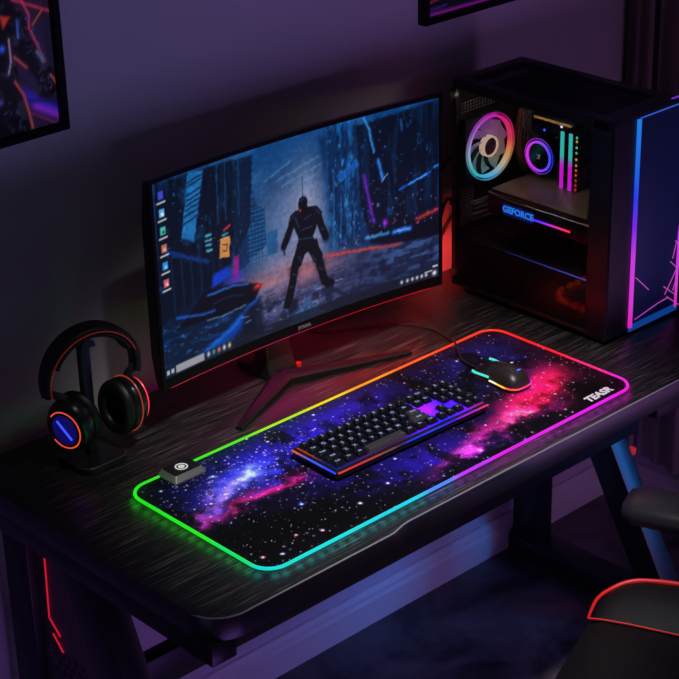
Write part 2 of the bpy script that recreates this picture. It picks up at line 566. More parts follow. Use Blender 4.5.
        a.blob((x, y), r, r, np.array(col) / 255 * 1.0, 1.0, add=True)
        a.blob((x, y), r * 0.45, r * 0.45, (1.0, 1.0, 1.0), 0.9, add=True)
    return a.c * 1.0

M_pad = printed('galaxy_print', 'tint', 0.75, 0.12)
def pad_keep(u, v):
    X, Y = u * PL, v * PW
    r = 0.032; e = 0.0015
    dx = np.maximum(np.maximum(e + r - X, X - (PL - e - r)), 0); dy = np.maximum(np.maximum(e + r - Y, Y - (PW - e - r)), 0)
    return np.hypot(dx, dy) <= r
grid_mesh('galaxy_print', 641, 257, lambda u, v: (u * PL, v * PW, np.full_like(u, T + 0.0037)), galaxy, M_pad, mat_o, pad_keep)

RIM = [(0.00, 0.30, (40, 215, 30)), (0.0, 0.16, (45, 220, 40)), (0.0, 0.06, (25, 215, 110)), (0.0, 0.0, (25, 210, 205)), (0.12, 0.0, (20, 215, 215)), (0.27, 0.0, (30, 205, 220)), (0.345, 0.0, (90, 140, 235)),
       (0.40, 0.0, (190, 60, 230)), (0.5, 0.0, (215, 35, 220)), (0.70, 0.0, (220, 30, 225)), (0.80, 0.02, (225, 35, 200)), (0.80, 0.10, (235, 35, 130)), (0.80, 0.17, (238, 30, 60)),
       (0.80, 0.25, (238, 40, 35)), (0.80, 0.319, (240, 62, 25)), (0.70, 0.319, (240, 72, 22)), (0.60, 0.319, (238, 100, 20)), (0.50, 0.319, (235, 150, 20)), (0.41, 0.319, (225, 200, 20)), (0.31, 0.319, (170, 215, 22)),
       (0.20, 0.319, (90, 215, 30)), (0.10, 0.319, (55, 215, 30))]
def rim_col(p, tab=RIM):
    w = [(1.0 / (((p.x - x) ** 2 + (p.y - y) ** 2) ** 2 + 1e-9), c) for x, y, c in tab]
    s = sum(a for a, _ in w)
    c = [sum(a * lin((q[0] / 255, q[1] / 255, q[2] / 255))[i] for a, q in w) / s for i in range(3)]
    return tuple(c)
M_rim = glow('rim_light', (1, 1, 1), 1.2, 'tint')
rp_ = rrect(0.0, PL, 0.0, PW, 0.034, 10)
dense = []
for i in range(len(rp_)):
    p, q = Vector((*rp_[i], T + 0.0036)), Vector((*rp_[(i + 1) % len(rp_)], T + 0.0036))
    k = max(1, int((q - p).length / 0.02))
    dense += [p.lerp(q, j / k) for j in range(k)]
mb = MB(); mb.tube(dense, 0.0026, 8, closed=True)
mb.build('light_rim', M_rim, mat_o, color=lambda p: tuple(q ** 1.2 for q in rim_col(p)))
# control box clipped over the back edge
ctl = MB(); 
ctl.loft([[(x, y, T + 0.0006) for x, y in rrect(0.063, 0.124, 0.280, 0.3245, 0.004, 3)],
          [(x, y, T + 0.006) for x, y in rrect(0.063, 0.124, 0.280, 0.3245, 0.004, 3)],
          [(x, y, T + 0.014) for x, y in rrect(0.069, 0.120, 0.2865, 0.322, 0.004, 3)]])
ctl = ctl.build('control_box', mat('control_box_grey', rgb(92, 90, 90), 0.45), mat_o)
mb = MB(); mb.prism(rrect(0.0695, 0.1195, 0.287, 0.3215, 0.004, 3), T + 0.014, T + 0.0146, 'z')
mb.build('box_cover', M_black, ctl)
mb = MB()
Mi = Matrix.Translation((0.0945, 0.304, T + 0.0147))
for r0, r1 in ((0.0078, 0.0102), (0.0, 0.0052)):
    n = 28
    ring_o = [(r1 * math.cos(2 * PI * k / n), r1 * math.sin(2 * PI * k / n)) for k in range(n)]
    if r0 == 0:
        mb.prism(ring_o, 0, 0.0004, 'z', Mi)
    else:
        mb.loft([[Mi @ Vector((q[0] * s, q[1] * s, h)) for q in ring_o] for s, h in ((1, 0), (1, 0.0004), (r0 / r1, 0.0004), (r0 / r1, 0), (1, 0))], True, False)
mb.build('touch_button', glow('touch_mark', rgb(225, 225, 222), 0.75), ctl)
text_mesh('mat_lettering', 'TEASR', 0.0215, Matrix.Translation((0.7285, 0.0205, T + 0.0039)) @ Matrix.Rotation(0.02, 4, 'Z'), M_white, mat_o, 0.0002, 0.25, bold=0.0010)

# ------------------------------------------------------------------ keyboard
KX0, KX1, KY0, KY1 = 0.2385, 0.5615, 0.112, 0.217
kb = thing('keyboard', 'compact black mechanical keyboard with glowing edges lying on the galaxy mat', 'keyboard', ((KX0 + KX1) / 2, (KY0 + KY1) / 2, T + 0.0072))
zk = T + 0.0073; KH = 0.003
mb = MB(); mb.loft([[(x, y, z) for x, y in rrect(KX0 - e, KX1 + e, KY0 - e, KY1 + e, 0.006, 4)] for z, e in ((zk, -0.004), (zk + 0.003, 0.0), (zk + 0.0125, 0.0), (zk + 0.0140, -0.002))])
mb.build('case', M_satin, kb)
KG = [(0.24, 0.21, (110, 34, 4)), (0.30, 0.21, (70, 14, 20)), (0.38, 0.21, (10, 24, 60)), (0.45, 0.21, (8, 30, 80)), (0.24, 0.12, (10, 8, 70)), (0.30, 0.18, (14, 8, 40)), (0.36, 0.15, (30, 6, 20)), (0.42, 0.18, (4, 14, 60)), (0.47, 0.13, (10, 16, 150)), (0.487, 0.155, (70, 10, 250)), (0.50, 0.15, (40, 6, 255)), (0.475, 0.16, (120, 10, 250)),
      (0.52, 0.19, (20, 8, 60)), (0.56, 0.2, (60, 10, 40)), (0.55, 0.13, (90, 10, 90))]
M_plate = glow('key_backlight', (1, 1, 1), 3.2, 'tint')
mb = MB()
for i in range(34):
    for j in range(10):
        x = KX0 + 0.006 + i * (KX1 - KX0 - 0.012) / 34; y = KY0 + 0.006 + j * (KY1 - KY0 - 0.012) / 10
        mb.box(x, x + (KX1 - KX0 - 0.012) / 34, y, y + (KY1 - KY0 - 0.012) / 10, zk + 0.0138, zk + 0.0148)
bmesh.ops.remove_doubles(mb.bm, verts=mb.bm.verts, dist=1e-5)
mb.build('key_plate', M_plate, kb, color=lambda p: rim_col(p, KG))
M_kl = glow('keyboard_edge_light', (1, 1, 1), 0.95, 'tint')
KEF = [(0.24, 0.11, (230, 60, 40)), (0.285, 0.11, (220, 40, 60)), (0.31, 0.11, (190, 60, 40)), (0.345, 0.11, (120, 70, 50)), (0.372, 0.11, (60, 40, 60)), (0.39, 0.11, (20, 50, 240)), (0.44, 0.11, (30, 60, 240)), (0.48, 0.11, (60, 20, 235)), (0.51, 0.11, (170, 30, 220)), (0.56, 0.11, (240, 50, 90))]
mb = MB(); mb.tube([(KX0 + 0.003 + (KX1 - KX0 - 0.006) * k / 40, KY0 - 0.0004, zk + 0.0118) for k in range(41)], 0.0016, 6)
mb.build('front_light_strip', M_kl, kb, color=lambda p: rim_col(p, KEF))
KEL = [(0.238, 0.217, (240, 90, 20)), (0.238, 0.206, (240, 90, 30)), (0.238, 0.19, (140, 90, 160)), (0.238, 0.17, (60, 90, 255)), (0.238, 0.12, (40, 70, 255))]
mb = MB(); mb.tube([(KX0 - 0.0004, KY0 + 0.003 + (KY1 - KY0 - 0.006) * k / 16, zk + 0.0118) for k in range(17)], 0.0017, 6)
mb.build('side_light_strip', M_kl, kb, color=lambda p: rim_col(p, KEL))
KU = 0.01865
M_key = mat('keycap', rgb(13, 14, 19), 0.32)
M_key2 = mat('grey_keycap', rgb(58, 55, 58), 0.4)
M_leg = glow('backlit_legend', rgb(150, 170, 215), 0.8)
rows = [
    [(c, 1, 1) for c in ('~', '1', '2', '3', '4', '5', '6', '7', '8', '9', '0', '-')],
    [('Tab', 1.25, 0)] + [(c, 1, 0) for c in 'QWERTYUIO'] + [('Bk', 1.75, 0)],
    [('Caps', 1.5, 0)] + [(c, 1, 0) for c in 'ASDFGHJKL'] + [('Enter', 1.5, 2)],
    [('Shift', 2, 0)] + [(c, 1, 0) for c in 'ZXCVBNM,'] + [('Shift', 2, 2)],
    [('Ctrl', 1.25, 0), ('Fn', 1.25, 0), ('Alt', 1.25, 0), ('', 4.5, 2), ('Alt', 1.25, 0), ('Fn', 1.25, 0), ('Ctrl', 1.25, 0)],
]
keys = []
for r, row in enumerate(rows):
    x = 0.0
    for c, w, k in row:
        keys.append((x, r, w, c, k)); x += w
for c, x, r in (('In', 12.25, 0), ('Hm', 13.25, 0), ('De', 12.25, 1), ('En', 13.25, 1), ('^', 13.2, 3), ('<', 12.2, 4), ('v', 13.2, 4), ('>', 14.2, 4),
                ('7', 14.45, 0), ('8', 15.45, 0), ('9', 16.45, 0), ('4', 14.45, 1), ('5', 15.45, 1), ('6', 16.45, 1), ('1', 14.45, 2), ('2', 15.45, 2), ('3', 16.45, 2), ('0', 15.45, 3), ('.', 16.45, 3), ('=', 15.45, 4), ('+', 16.45, 4)):
    keys.append((x, r, 1, c, 0))
sx = (KX1 - KX0 - 0.010) / (17.45 * KU)
for (x, r, w, c, k) in keys:
    U = KU * sx
    cx = KX0 + 0.005 + (x + w / 2) * U; cy = KY1 - 0.0065 - (r + 0.5) * 0.0184
    zt = zk + 0.0225 + (0.0012 if r == 0 else 0) - (0.0006 if r == 3 else 0)
    mb = MB(); mb.frustum(cx, cy, zk + 0.0158, zt, w * U - 0.0022, 0.0164, w * U - 0.0058, 0.0126, 0.0006)
    ko = mb.build('key', M_key2 if k == 2 else M_key, kb, bevel=0.0009, seg=2, smooth=50)
    if c:
        s = 0.0085 if len(c) == 1 else (0.0065 if len(c) == 2 else 0.0055)
        text_mesh('legend', c, s, Matrix.Translation((cx, cy + 0.0008, zt + 0.0001)), M_leg, ko, 0.0001, bold=0.00015)

kb.rotation_euler = (0, 0, -0.026)
kb.location.y -= 0.003

# ------------------------------------------------------------------ mouse
ms = thing('computer_mouse', 'black gaming mouse with rainbow light strips beside the keyboard', 'mouse', (0.658, 0.172, T + 0.0045))
mz = T + 0.0046
def mouse_ring(t, k):   # t along the body from tail 0 to nose 1
    pass
prof_w = [q * 0.86 for q in [0.006, 0.022, 0.028, 0.0305, 0.0295, 0.0275, 0.0275, 0.029, 0.030, 0.0275, 0.020]]
prof_h = [q * 0.80 for q in [0.006, 0.022, 0.032, 0.0385, 0.0405, 0.039, 0.035, 0.030, 0.024, 0.018, 0.010]]
rings = []
NM = len(prof_w)
mx, my = 0.657, 0.116
for i in range(NM):
    y = my + 0.096 * (1 - math.cos(PI * i / (NM - 1))) / 2
    ring = []
    for k in range(20):
        a = 2 * PI * k / 20
        ca, sa = math.cos(a), math.sin(a)
        px_ = prof_w[i] * math.copysign(abs(ca) ** 0.75, ca)
        z = prof_h[i] * (abs(sa) ** 0.8 if sa > 0 else 0.0)
        ring.append((mx + px_, y, mz + z + (0.0 if sa <= 0 else 0.0)))
    rings.append(ring)
mb = MB(); mb.loft(rings)
body = mb.build('mouse_body', mat('mouse_shell', rgb(40, 34, 33), 0.38), ms, smooth=60)
def mpt(i, side, h):
    i0 = int(min(i, NM - 2)); f = i - i0
    w = prof_w[i0] * (1 - f) + prof_w[i0 + 1] * f
    y0 = my + 0.096 * (1 - math.cos(PI * i0 / (NM - 1))) / 2; y1 = my + 0.096 * (1 - math.cos(PI * (i0 + 1) / (NM - 1))) / 2
    return (mx + side * (w + 0.0004), y0 * (1 - f) + y1 * f, mz + h)
MC = [(0.627, 0.19, (240, 230, 120)), (0.629, 0.165, (245, 240, 200)), (0.630, 0.145, (245, 190, 60)), (0.636, 0.126, (240, 80, 50)), (0.657, 0.116, (230, 50, 110)), (0.68, 0.126, (190, 40, 220)), (0.688, 0.15, (70, 60, 250)), (0.69, 0.18, (30, 60, 250))]
M_ml = glow('mouse_light', (1, 1, 1), 1.3, 'tint')
path = [mpt(i / 2, -1, 0.0065) for i in range(11, 1, -1)] + [(mx - 0.012, my - 0.0012, mz + 0.0065), (mx, my - 0.002, mz + 0.0065), (mx + 0.012, my - 0.0012, mz + 0.0065)] + [mpt(i / 2, 1, 0.0065) for i in range(2, 9)]
mb = MB(); mb.tube(smooth_path(path, 3), 0.0016, 6)
mb.build('tail_light_strip', M_ml, ms, color=lambda p: rim_col(p, MC))
M_cyan = glow('cyan_light', rgb(70, 225, 215), 1.1)
for side in (-1, 1):
    hh = 0.0115 if side < 0 else 0.019; kk = 1.0 if side < 0 else 0.80
    mb = MB(); mb.tube([(mx + (mpt(i / 3, side * 0.95, hh)[0] - mx) * kk, *mpt(i / 3, side, hh)[1:]) for i in range(17, 28)], 0.0022, 6)
    mb.build('front_light_strip', M_cyan, ms)
for s in (-1, 1):
    mb = MB()
    rr = []
    for i in (6.2, 7, 8, 9, 9.6):
        i0 = int(i); f = i - i0
        w = prof_w[i0] * (1 - f) + prof_w[min(i0 + 1, NM - 1)] * f; h = prof_h[i0] * (1 - f) + prof_h[min(i0 + 1, NM - 1)] * f
        y = mpt(i, 1, 0)[1]
        rr.append([(mx + s * 0.0035, y, mz + h * 0.98), (mx + s * 0.0035, y, mz + h + 0.0012), (mx + s * w * 0.62, y, mz + h * 0.86 + 0.0012), (mx + s * w * 0.85, y, mz + h * 0.62 + 0.001), (mx + s * w * 0.80, y, mz + h * 0.55)])
    mb.loft(rr); mb.build('mouse_button', M_black, ms, smooth=50)
mb = MB(); mb.lathe([(0.004, -0.003), (0.008, -0.003), (0.0085, 0), (0.008, 0.003), (0.004, 0.003)], 20, Matrix.Translation((mx, 0.190, mz + 0.0185)) @ Matrix.Rotation(PI / 2, 4, 'Y'))
mb.build('scroll_wheel', M_rubber, ms)
text_mesh('logo', '//', 0.012, Matrix.Translation((mx + 0.003, 0.133, mz + 0.0300)) @ Matrix.Rotation(-0.42, 4, 'X') @ Matrix.Rotation(PI, 4, 'Z'), glow('blue_logo_light', rgb(90, 120, 255), 1.2), ms, 0.0006, bold=0.0006)
mb = MB()
cab = [(mx, 0.210, mz + 0.005), (mx + 0.003, 0.24, T + 0.0075), (0.664, 0.262, T + 0.0085), (0.690, 0.300, T + 0.0105), (0.705, 0.319, T + 0.0105), (0.716, 0.35, T + 0.004), (0.722, 0.39, T + 0.0024), (0.705, 0.44, T + 0.0024), (0.655, 0.482, T + 0.0024), (0.60, 0.510, T + 0.0024), (0.572, 0.535, T + 0.0024), (0.585, 0.546, T + 0.003), (0.625, 0.538, T + 0.0024), (0.66, 0.545, T + 0.0024)]
mb.tube(smooth_path(cab, 8), 0.0019, 8)
mb.build('mouse_cable', M_rubber, ms)

# ------------------------------------------------------------------ monitor
mon = thing('monitor', 'wide curved monitor on a V-shaped stand showing an armoured figure in a neon city', 'monitor', (0.446, 0.43, T))
MC0 = Vector((0.446, 0.3985, 0)); MD = Vector((0.592, -0.025, 0)).normalized(); MN = Vector((-MD.y, MD.x, 0)); MHW = 0.297; SAG = 0.020
ZB, ZT = 0.785, 1.128
def mp_(s, d, z):
    p = MC0 + MD * (s * MHW) + MN * (SAG * (1 - s * s) + d)
    return Vector((p.x, p.y, z))
mb = MB()
NS = 28
mb.loft([[mp_(s, d, z) for d, z in ((0, ZB), (0, ZT), (0.010, ZT), (0.016, ZT - 0.012), (0.034 if abs(s) < 0.8 else 0.024, ZT - 0.07), (0.034 if abs(s) < 0.8 else 0.024, ZB + 0.05), (0.016, ZB + 0.010), (0.010, ZB))] for s in [-1 + 2 * k / NS for k in range(NS + 1)]])
mb.build('housing', M_satin, mon, bevel=0.0)
mb = MB()
def edge(s0, s1, z0, z1, n=24):
    mb.loft([[mp_(s, d, z) for d, z in ((-0.0022, z0), (-0.0022, z1), (0.001, z1), (0.001, z0))] for s in [s0 + (s1 - s0) * k / n for k in range(n + 1)]])
edge(-1, 1, ZT - 0.0055, ZT + 0.0008); edge(-1, 1, ZB - 0.0008, ZB + 0.0165)
edge(-1.002, -0.979, ZB, ZT, 2); edge(0.979, 1.002, ZB, ZT, 2)
bz = mb.build('bezel', M_matte, mon)
SZ0, SZ1 = ZB + 0.0165, ZT - 0.0055

SC= {'sky_glow': [(43.4, 35.6)], 'bld_left': [(0.0, 56.0), (24.6, 56.2), (25.1, 40.7), (23.0, 27.8), (19.3, 22.2), (-1.3, 15.8)], 'bld_left2': [(24.6, 56.2), (31.2, 55.9), (29.6, 36.6), (23.7, 27.6)], 'billboard': [(10.5, 56.5), (15.2, 55.8), (11.2, 37.0), (7.3, 39.2)], 'sign_orange': [(19.6, 35.5), (22.8, 35.4), (22.2, 29.5), (19.0, 30.1)], 'sign_cyan': [(15.4, 38.3), (16.7, 38.0), (16.0, 32.8), (14.9, 33.4)], 'sign_mag': [(23.7, 29.0), (25.4, 29.1), (24.9, 22.8), (23.0, 22.5)], 'tower_mid': [(29.7, 39.4), (30.8, 41.7), (34.5, 40.1), (35.0, 29.2), (28.3, 26.2)], 'tower_mid2': [(23.5, 36.3), (29.0, 39.9), (29.0, 26.0), (24.1, 23.6)], 'tower_r0': [(35.5, 32.9), (38.7, 32.8), (38.7, 26.0), (34.9, 26.0)], 'bld_right': [(67.8, 55.4), (100.0, 56.0), (100.1, 12.5), (84.4, 14.4), (72.6, 18.8), (68.9, 33.1)], 'bld_right2': [(54.0, 55.2), (67.8, 55.4), (69.7, 32.9), (72.6, 18.2), (60.4, 20.9), (57.8, 36.1)], 'streak1': [(70.8, 57.0), (72.7, 53.0), (74.5, 46.1)], 'streak2': [(76.0, 43.3), (77.8, 37.4)], 'panel1': [(60.5, 42.5), (68.0, 45.3), (68.7, 43.7), (61.6, 40.2)], 'vbeam': [(70.6, 39.9), (72.4, 32.2), (74.2, 24.9)], 'bluediag': [(84.5, 32.3), (96.5, 34.5)], 'bluediag2': [(98.2, 35.6), (100.6, 35.9)], 'redglow': [(91.3, 21.1), (95.8, 21.7), (100.4, 21.7)], 'purdot': [(78.5, 23.4)], 'oval1': [(82.0, 19.6), (88.5, 19.0)], 'oval2': [(71.1, 20.8), (79.7, 19.9)], 'windowr': [(84.9, 53.1), (85.3, 50.1)], 'orange_road': [(56.2, 19.6), (68.7, 17.8), (84.4, 15.1)], 'ground': [(25.3, 21.2), (53.6, 19.8), (99.7, 12.6), (100.0, -0.0), (-0.0, 0.0), (11.3, 11.5)], 'salmon': [(30.4, 19.3), (57.3, 17.5)], 'ship': [(13.6, 21.9), (25.3, 21.2), (32.8, 18.3), (30.1, 14.3), (20.1, 13.1), (15.4, 13.7), (4.3, 13.9)], 'ship_red': [(29.9, 17.7), (32.8, 18.3)], 'blue_road': [(6.7, 2.4), (19.5, 8.2), (31.2, 15.2), (28.1, 9.5), (18.1, 3.2)], 'blue_trim': [(4.5, 17.3), (13.2, 15.6), (16.6, 15.7)], 'blue_trim2': [(14.5, 20.5), (22.6, 20.9), (28.0, 19.8)], 'blue_beam_left': [(2.2, 36.8), (9.5, 33.0), (15.2, 30.1)], 'icons': [(1.7, 54.0), (1.4, 48.6), (1.6, 43.4), (1.7, 38.1), (1.6, 32.8), (1.5, 27.8)], 'icons_txt': [(1.5, 52.1), (1.4, 46.7), (1.6, 41.4), (1.7, 36.1), (1.7, 30.8), (1.5, 26.0)], 'search': [(3.3, 1.2), (14.3, 1.5), (14.5, 3.6), (3.6, 2.9)], 'starts': [(0.9, 1.5), (2.5, 1.5)], 'apps': [(15.6, 2.6), (17.4, 2.7), (19.3, 2.8), (21.2, 2.8), (23.1, 2.9)], 'tray': [(86.7, 1.8), (88.9, 1.6), (91.0, 1.6), (93.0, 1.5), (95.1, 1.5), (96.6, 1.5), (98.7, 0.8), (99.1, 2.3)], 'fhead': [(47.9, 37.6)], 'fneck': [(47.9, 37.6), (48.3, 34.6)], 'ftorso': [(44.0, 34.9), (46.9, 35.8), (51.2, 35.2), (53.9, 33.3), (52.5, 29.2), (51.3, 27.1), (52.8, 23.7), (45.6, 25.8), (46.3, 28.6), (45.0, 31.9)], 'farmL': [(44.5, 34.1), (42.4, 29.7), (40.9, 27.2)], 'farmR': [(53.3, 32.9), (54.5, 29.2), (55.9, 25.8)], 'flegL': [(47.1, 25.4), (44.5, 19.8), (43.6, 15.5), (42.2, 11.4)], 'flegR': [(51.2, 24.2), (53.6, 18.0), (54.9, 13.2), (56.4, 11.2)], 'fshadow': [(40.6, 11.0), (44.9, 10.2), (45.8, 5.6), (42.2, 5.5)], 'fshadow2': [(54.1, 11.9), (62.7, 6.4), (65.3, 3.1), (58.9, 7.6)], 'specks': [(21.5, 14.1), (25.7, 9.1), (27.9, 6.0), (32.3, 8.2), (36.8, 5.5), (42.2, 6.8), (45.9, 9.3), (51.4, 8.4), (62.9, 13.3), (68.6, 12.2), (74.5, 12.3), (80.4, 10.5), (86.4, 11.0), (76.4, 7.6), (64.7, 8.0), (32.5, 13.0), (35.4, 13.9)]}

def city(u, v):
    # the sheet is drawn a little bowed, like the curved panel it is shown on
    X = -0.731 + 90.004 * u + 6.936 * u * u - 0.551 * u * v + 4.317 * u ** 3 - 0.117 * u * u * v
    Y = 0.918 + 6.984 * u + 55.488 * v - 7.795 * u * u - 0.829 * u * v - 0.351 * v * v - 0.189 * u ** 3 + 2.275 * u * u * v
    n = fbm(X * 0.10, Y * 0.10, 4, 5); n2 = fbm(X * 0.35, Y * 0.35, 9, 4); nv = fbm(X * 0.55, Y * 0.07, 15, 4); n3 = fbm(X * 0.9, Y * 1.6, 21, 3)
    nb = fbm(X * 0.8 + 3, Y * 0.45, 27, 4); ns = fbm(X * 0.2, Y * 0.85, 35, 5)
    # brush-like wobble
    wx = (fbm(X * 0.9, Y * 0.9, 41, 3) - 0.5) * 0.7; wy = (fbm(X * 0.9, Y * 0.9, 45, 3) - 0.5) * 0.6
    a = Art(X + wx, Y + wy, (10, 40, 74))
    rs = np.random.RandomState(2)
    # sky
    a.over(sstep(20, 60, Y) * 0.9, (12, 50, 92))
    a.over(sstep(0.45, 0.7, n) * 0.45, (26, 74, 122))
    a.over(sstep(48, 54, Y) * sstep(20, 40, X) * 0.5, (16, 66, 116)); a.blob((43, 30), 12, 15, (118, 126, 158), 0.95); a.blob((49.5, 33), 6.0, 15, (146, 150, 176), 0.9)
    a.blob((45, 22), 14, 6, (116, 114, 142), 0.75); a.blob((36, 33), 8, 8, (62, 92, 128), 0.5)
    a.over(sstep(0.55, 0.75, n) * sstep(36, 48, Y) * 0.3, (60, 112, 158))
    for p, q in (((39, 46.5), (54, 50)), ((41, 44.6), (56, 48)), ((35, 47.5), (44, 51)), ((44, 43), (53, 45))):
        a.line([p, q], 0.35, (104, 150, 185), 0.55, 0.5)
    # far towers
    for k in ('tower_r0', 'tower_mid', 'tower_mid2'):
        a.poly(SC[k], {'tower_r0': (34, 76, 118), 'tower_mid': (14, 50, 88), 'tower_mid2': (10, 38, 70)}[k], 0.95, 0.4)
    a.poly([(30.6, 41.5), (31.6, 43.6), (32.4, 41.4)], (14, 50, 88), 0.95, 0.3)
    tw = sstep(28, 29, X) * sstep(35.2, 34.4, X) * sstep(24, 27, Y) * sstep(42, 40, Y)
    a.over(tw * (np.sin(Y * 5.2) > 0.2) * 0.35, (60, 128, 170)); a.over(tw * (np.sin(X * 5.5) > 0.5) * 0.3, (8, 30, 60))
    a.poly([(56, 20), (59, 54), (66, 56), (66, 20)], (16, 62, 108), 0.7, 2.5)
    # right buildings
    a.poly(SC['bld_right2'], (9, 36, 70), 0.9, 1.2)
    m2 = sstep(55, 59, X) * sstep(72, 66, X) * sstep(19, 24, Y)
    a.over(m2 * sstep(0.5, 0.75, nv) * 0.75, (30, 96, 156)); a.over(m2 * sstep(0.6, 0.75, nb) * 0.6, (70, 140, 190)); a.over(m2 * sstep(0.45, 0.3, nb) * 0.6, (6, 20, 44))
    a.poly(SC['bld_right'], (4, 11, 25), 0.98, 0.6)
    m_r = sstep(67, 70, X) * sstep(20, 26, Y)
    a.over(m_r * sstep(0.52, 0.78, nv) * 0.5, (12, 46, 86)); a.over(m_r * sstep(0.66, 0.82, nb) * 0.6, (26, 76, 132)); a.over(m_r * sstep(0.74, 0.86, n3) * 0.5, (60, 120, 180))
    for x, y0, y1 in ((59, 22, 44), (61.5, 22, 36), (64, 24, 36), (66.6, 21, 33)):
        a.line([(x, y0), (x + 0.3, y1)], 0.3, (80, 150, 205), 0.5, 0.35)
    a.line(SC['streak1'], 0.8, (50, 120, 190), 0.8, 0.5); a.line(SC['streak1'], 0.25, (110, 170, 220), 0.5, 0.35)
    a.line(SC['streak2'], 1.4, (30, 80, 160), 0.9, 0.4); a.line(SC['streak2'], 0.3, (120, 175, 225), 0.6, 0.35); a.line([(77.4, 36.4), (79.6, 38.2)], 0.3, (150, 195, 235), 0.8, 0.3)
    a.poly(SC['panel1'], (34, 94, 168), 0.9, 0.4)
    for k in range(7):
        a.line([(61 + k, 40.6 + k * 0.42), (61 + k + 0.3, 42.4 + k * 0.42)], 0.3, (12, 44, 90), 0.8, 0.2)
    a.line(SC['vbeam'], 1.3, (74, 30, 130), 0.9, 0.6); a.line(SC['vbeam'], 0.3, (150, 72, 185), 0.55, 0.35)
    a.line(SC['windowr'], 0.7, (34, 90, 150), 0.8, 0.4)
    a.line(SC['bluediag'], 0.9, (22, 80, 170), 0.9, 0.4); a.line([(88, 32.9), (95, 34.2)], 0.35, (110, 175, 240), 0.85, 0.3); a.line(SC['bluediag2'], 0.8, (40, 120, 210), 0.9, 0.4)
    # left buildings
    a.poly(SC['bld_left2'], (6, 22, 42), 0.95, 0.5)
    a.poly(SC['bld_left'], (3, 12, 25), 0.98, 0.5)
    m_l = sstep(31, 28, X) * sstep(22, 26, Y)
    a.over(m_l * sstep(0.55, 0.8, nv) * 0.45, (12, 48, 84)); a.over(m_l * sstep(0.66, 0.82, nb) * 0.5, (20, 70, 110)); a.over(m_l * sstep(0.75, 0.86, n3) * 0.6, (40, 110, 150))
    for x in (19.0, 21.6, 26.0):
        a.line([(x, 40), (x + 0.6, 56)], 0.4, (26, 74, 120), 0.6, 0.3)
    for y in range(38, 56, 2):
        a.line([(28.3, y), (31.0, y - 0.4)], 0.4, (4, 14, 28), 0.8, 0.3)
    a.poly(SC['billboard'], (40, 110, 164), 0.92, 0.35)
    a.over(sstep(7, 8, X) * sstep(15.5, 14.5, X) * sstep(36, 38, Y) * sstep(0.45, 0.6, n2) * 0.35, (20, 70, 120))
    for t in (0.10, 0.16, 0.28, 0.36, 0.43, 0.5, 0.58, 0.68):
        y = 56 - t * 18.5
        a.line([(7.5 + 3.2 * (1 - t), y - 0.6), (12.5 + 2.6 * (1 - t), y + 0.8)], 0.5, (6, 30, 56), 0.9, 0.25)
    for y in (33.3, 34.8, 36.2, 37.6):
        a.line([(15.0, y), (16.4, y)], 0.7, (90, 170, 190), 0.9, 0.35)
    a.poly(SC['sign_orange'], (196, 138, 84), 0.95, 0.25)
    a.line([(20.2, 33.6), (21.8, 33.4), (21.5, 31.6), (20.3, 31.7)], 0.4, (60, 40, 40), 0.9, 0.2)
    a.poly(SC['sign_mag'], (160, 34, 120), 0.85, 0.5); a.blob((24, 22), 3, 3, (84, 46, 170), 0.6)
    a.line([(21, 37.5), (22.8, 38.5)], 0.6, (170, 54, 64), 0.9, 0.3); a.line([(20.5, 36.2), (22, 36.4)], 0.5, (80, 160, 180), 0.9, 0.3)
    a.line(SC['blue_beam_left'], 1.1, (14, 48, 108), 0.95, 0.5)
    a.poly([(1, 35), (14, 30), (19, 22), (3, 15)], (3, 12, 26), 0.85, 1.0)
    for x in (4, 7, 10, 13):
        a.line([(x, 17), (x - 0.3, 33)], 0.5, (10, 36, 66), 0.8, 0.4)
    a.poly([(16, 22), (22, 24), (22, 27), (16.5, 26)], (22, 62, 180), 0.85, 0.6)
    # street
    g = sstep(0.4, -0.4, Y - np.interp(X, [0, 11, 25, 54, 100], [9, 16.5, 21.2, 19.6, 13.4]))
    a.over(g * 0.95, (48, 52, 82))
    gm = g * sstep(24, 34, X)
    a.blob((38, 18), 13, 3.4, (176, 122, 118), 0.85); a.blob((50, 17.0), 12, 3.4, (156, 104, 116), 0.75)
    a.over(gm * sstep(0.35, 0.7, ns) * 0.75, (108, 106, 140)); a.over(gm * sstep(0.5, 0.62, n2) * sstep(17, 9, Y) * 0.7, (20, 24, 44))
    a.over(gm * sstep(0.60, 0.66, ns) * sstep(17, 14, Y) * 0.6, (30, 32, 52))
    a.over(g * sstep(52, 78, X) * 0.75, (18, 28, 54))
    a.over(g * sstep(58, 85, X) * sstep(0.5, 0.66, ns) * 0.75, (60, 84, 132)); a.over(g * sstep(60, 80, X) * sstep(0.62, 0.72, n2) * 0.5, (12, 16, 34))
    a.over(g * sstep(8, 2, Y) * sstep(20, 45, X) * 0.65, (16, 22, 40))
    a.line(SC['orange_road'], 0.8, (170, 58, 60), 0.85, 0.9); a.line([(56.2, 19.4), (76, 16.8)], 0.35, (205, 92, 80), 0.55, 0.4)
    a.line(SC['redglow'], 1.4, (150, 40, 44), 0.7, 1.0); a.line([(92, 21.2), (100, 21.9)], 0.35, (225, 84, 62), 0.6, 0.4)
    a.poly([(86, 18.5), (100.5, 20), (100.5, 14), (86, 15)], (5, 8, 18), 0.85, 0.8)
    a.blob(SC['purdot'][0], 0.9, 1.1, (170, 60, 220), 0.95)
    a.line(SC['oval1'], 1.7, (26, 88, 170), 0.95, 0.5); a.line(SC['oval1'], 0.4, (110, 180, 235), 0.9, 0.3); a.line(SC['oval2'], 1.0, (60, 130, 180), 0.85, 0.5)
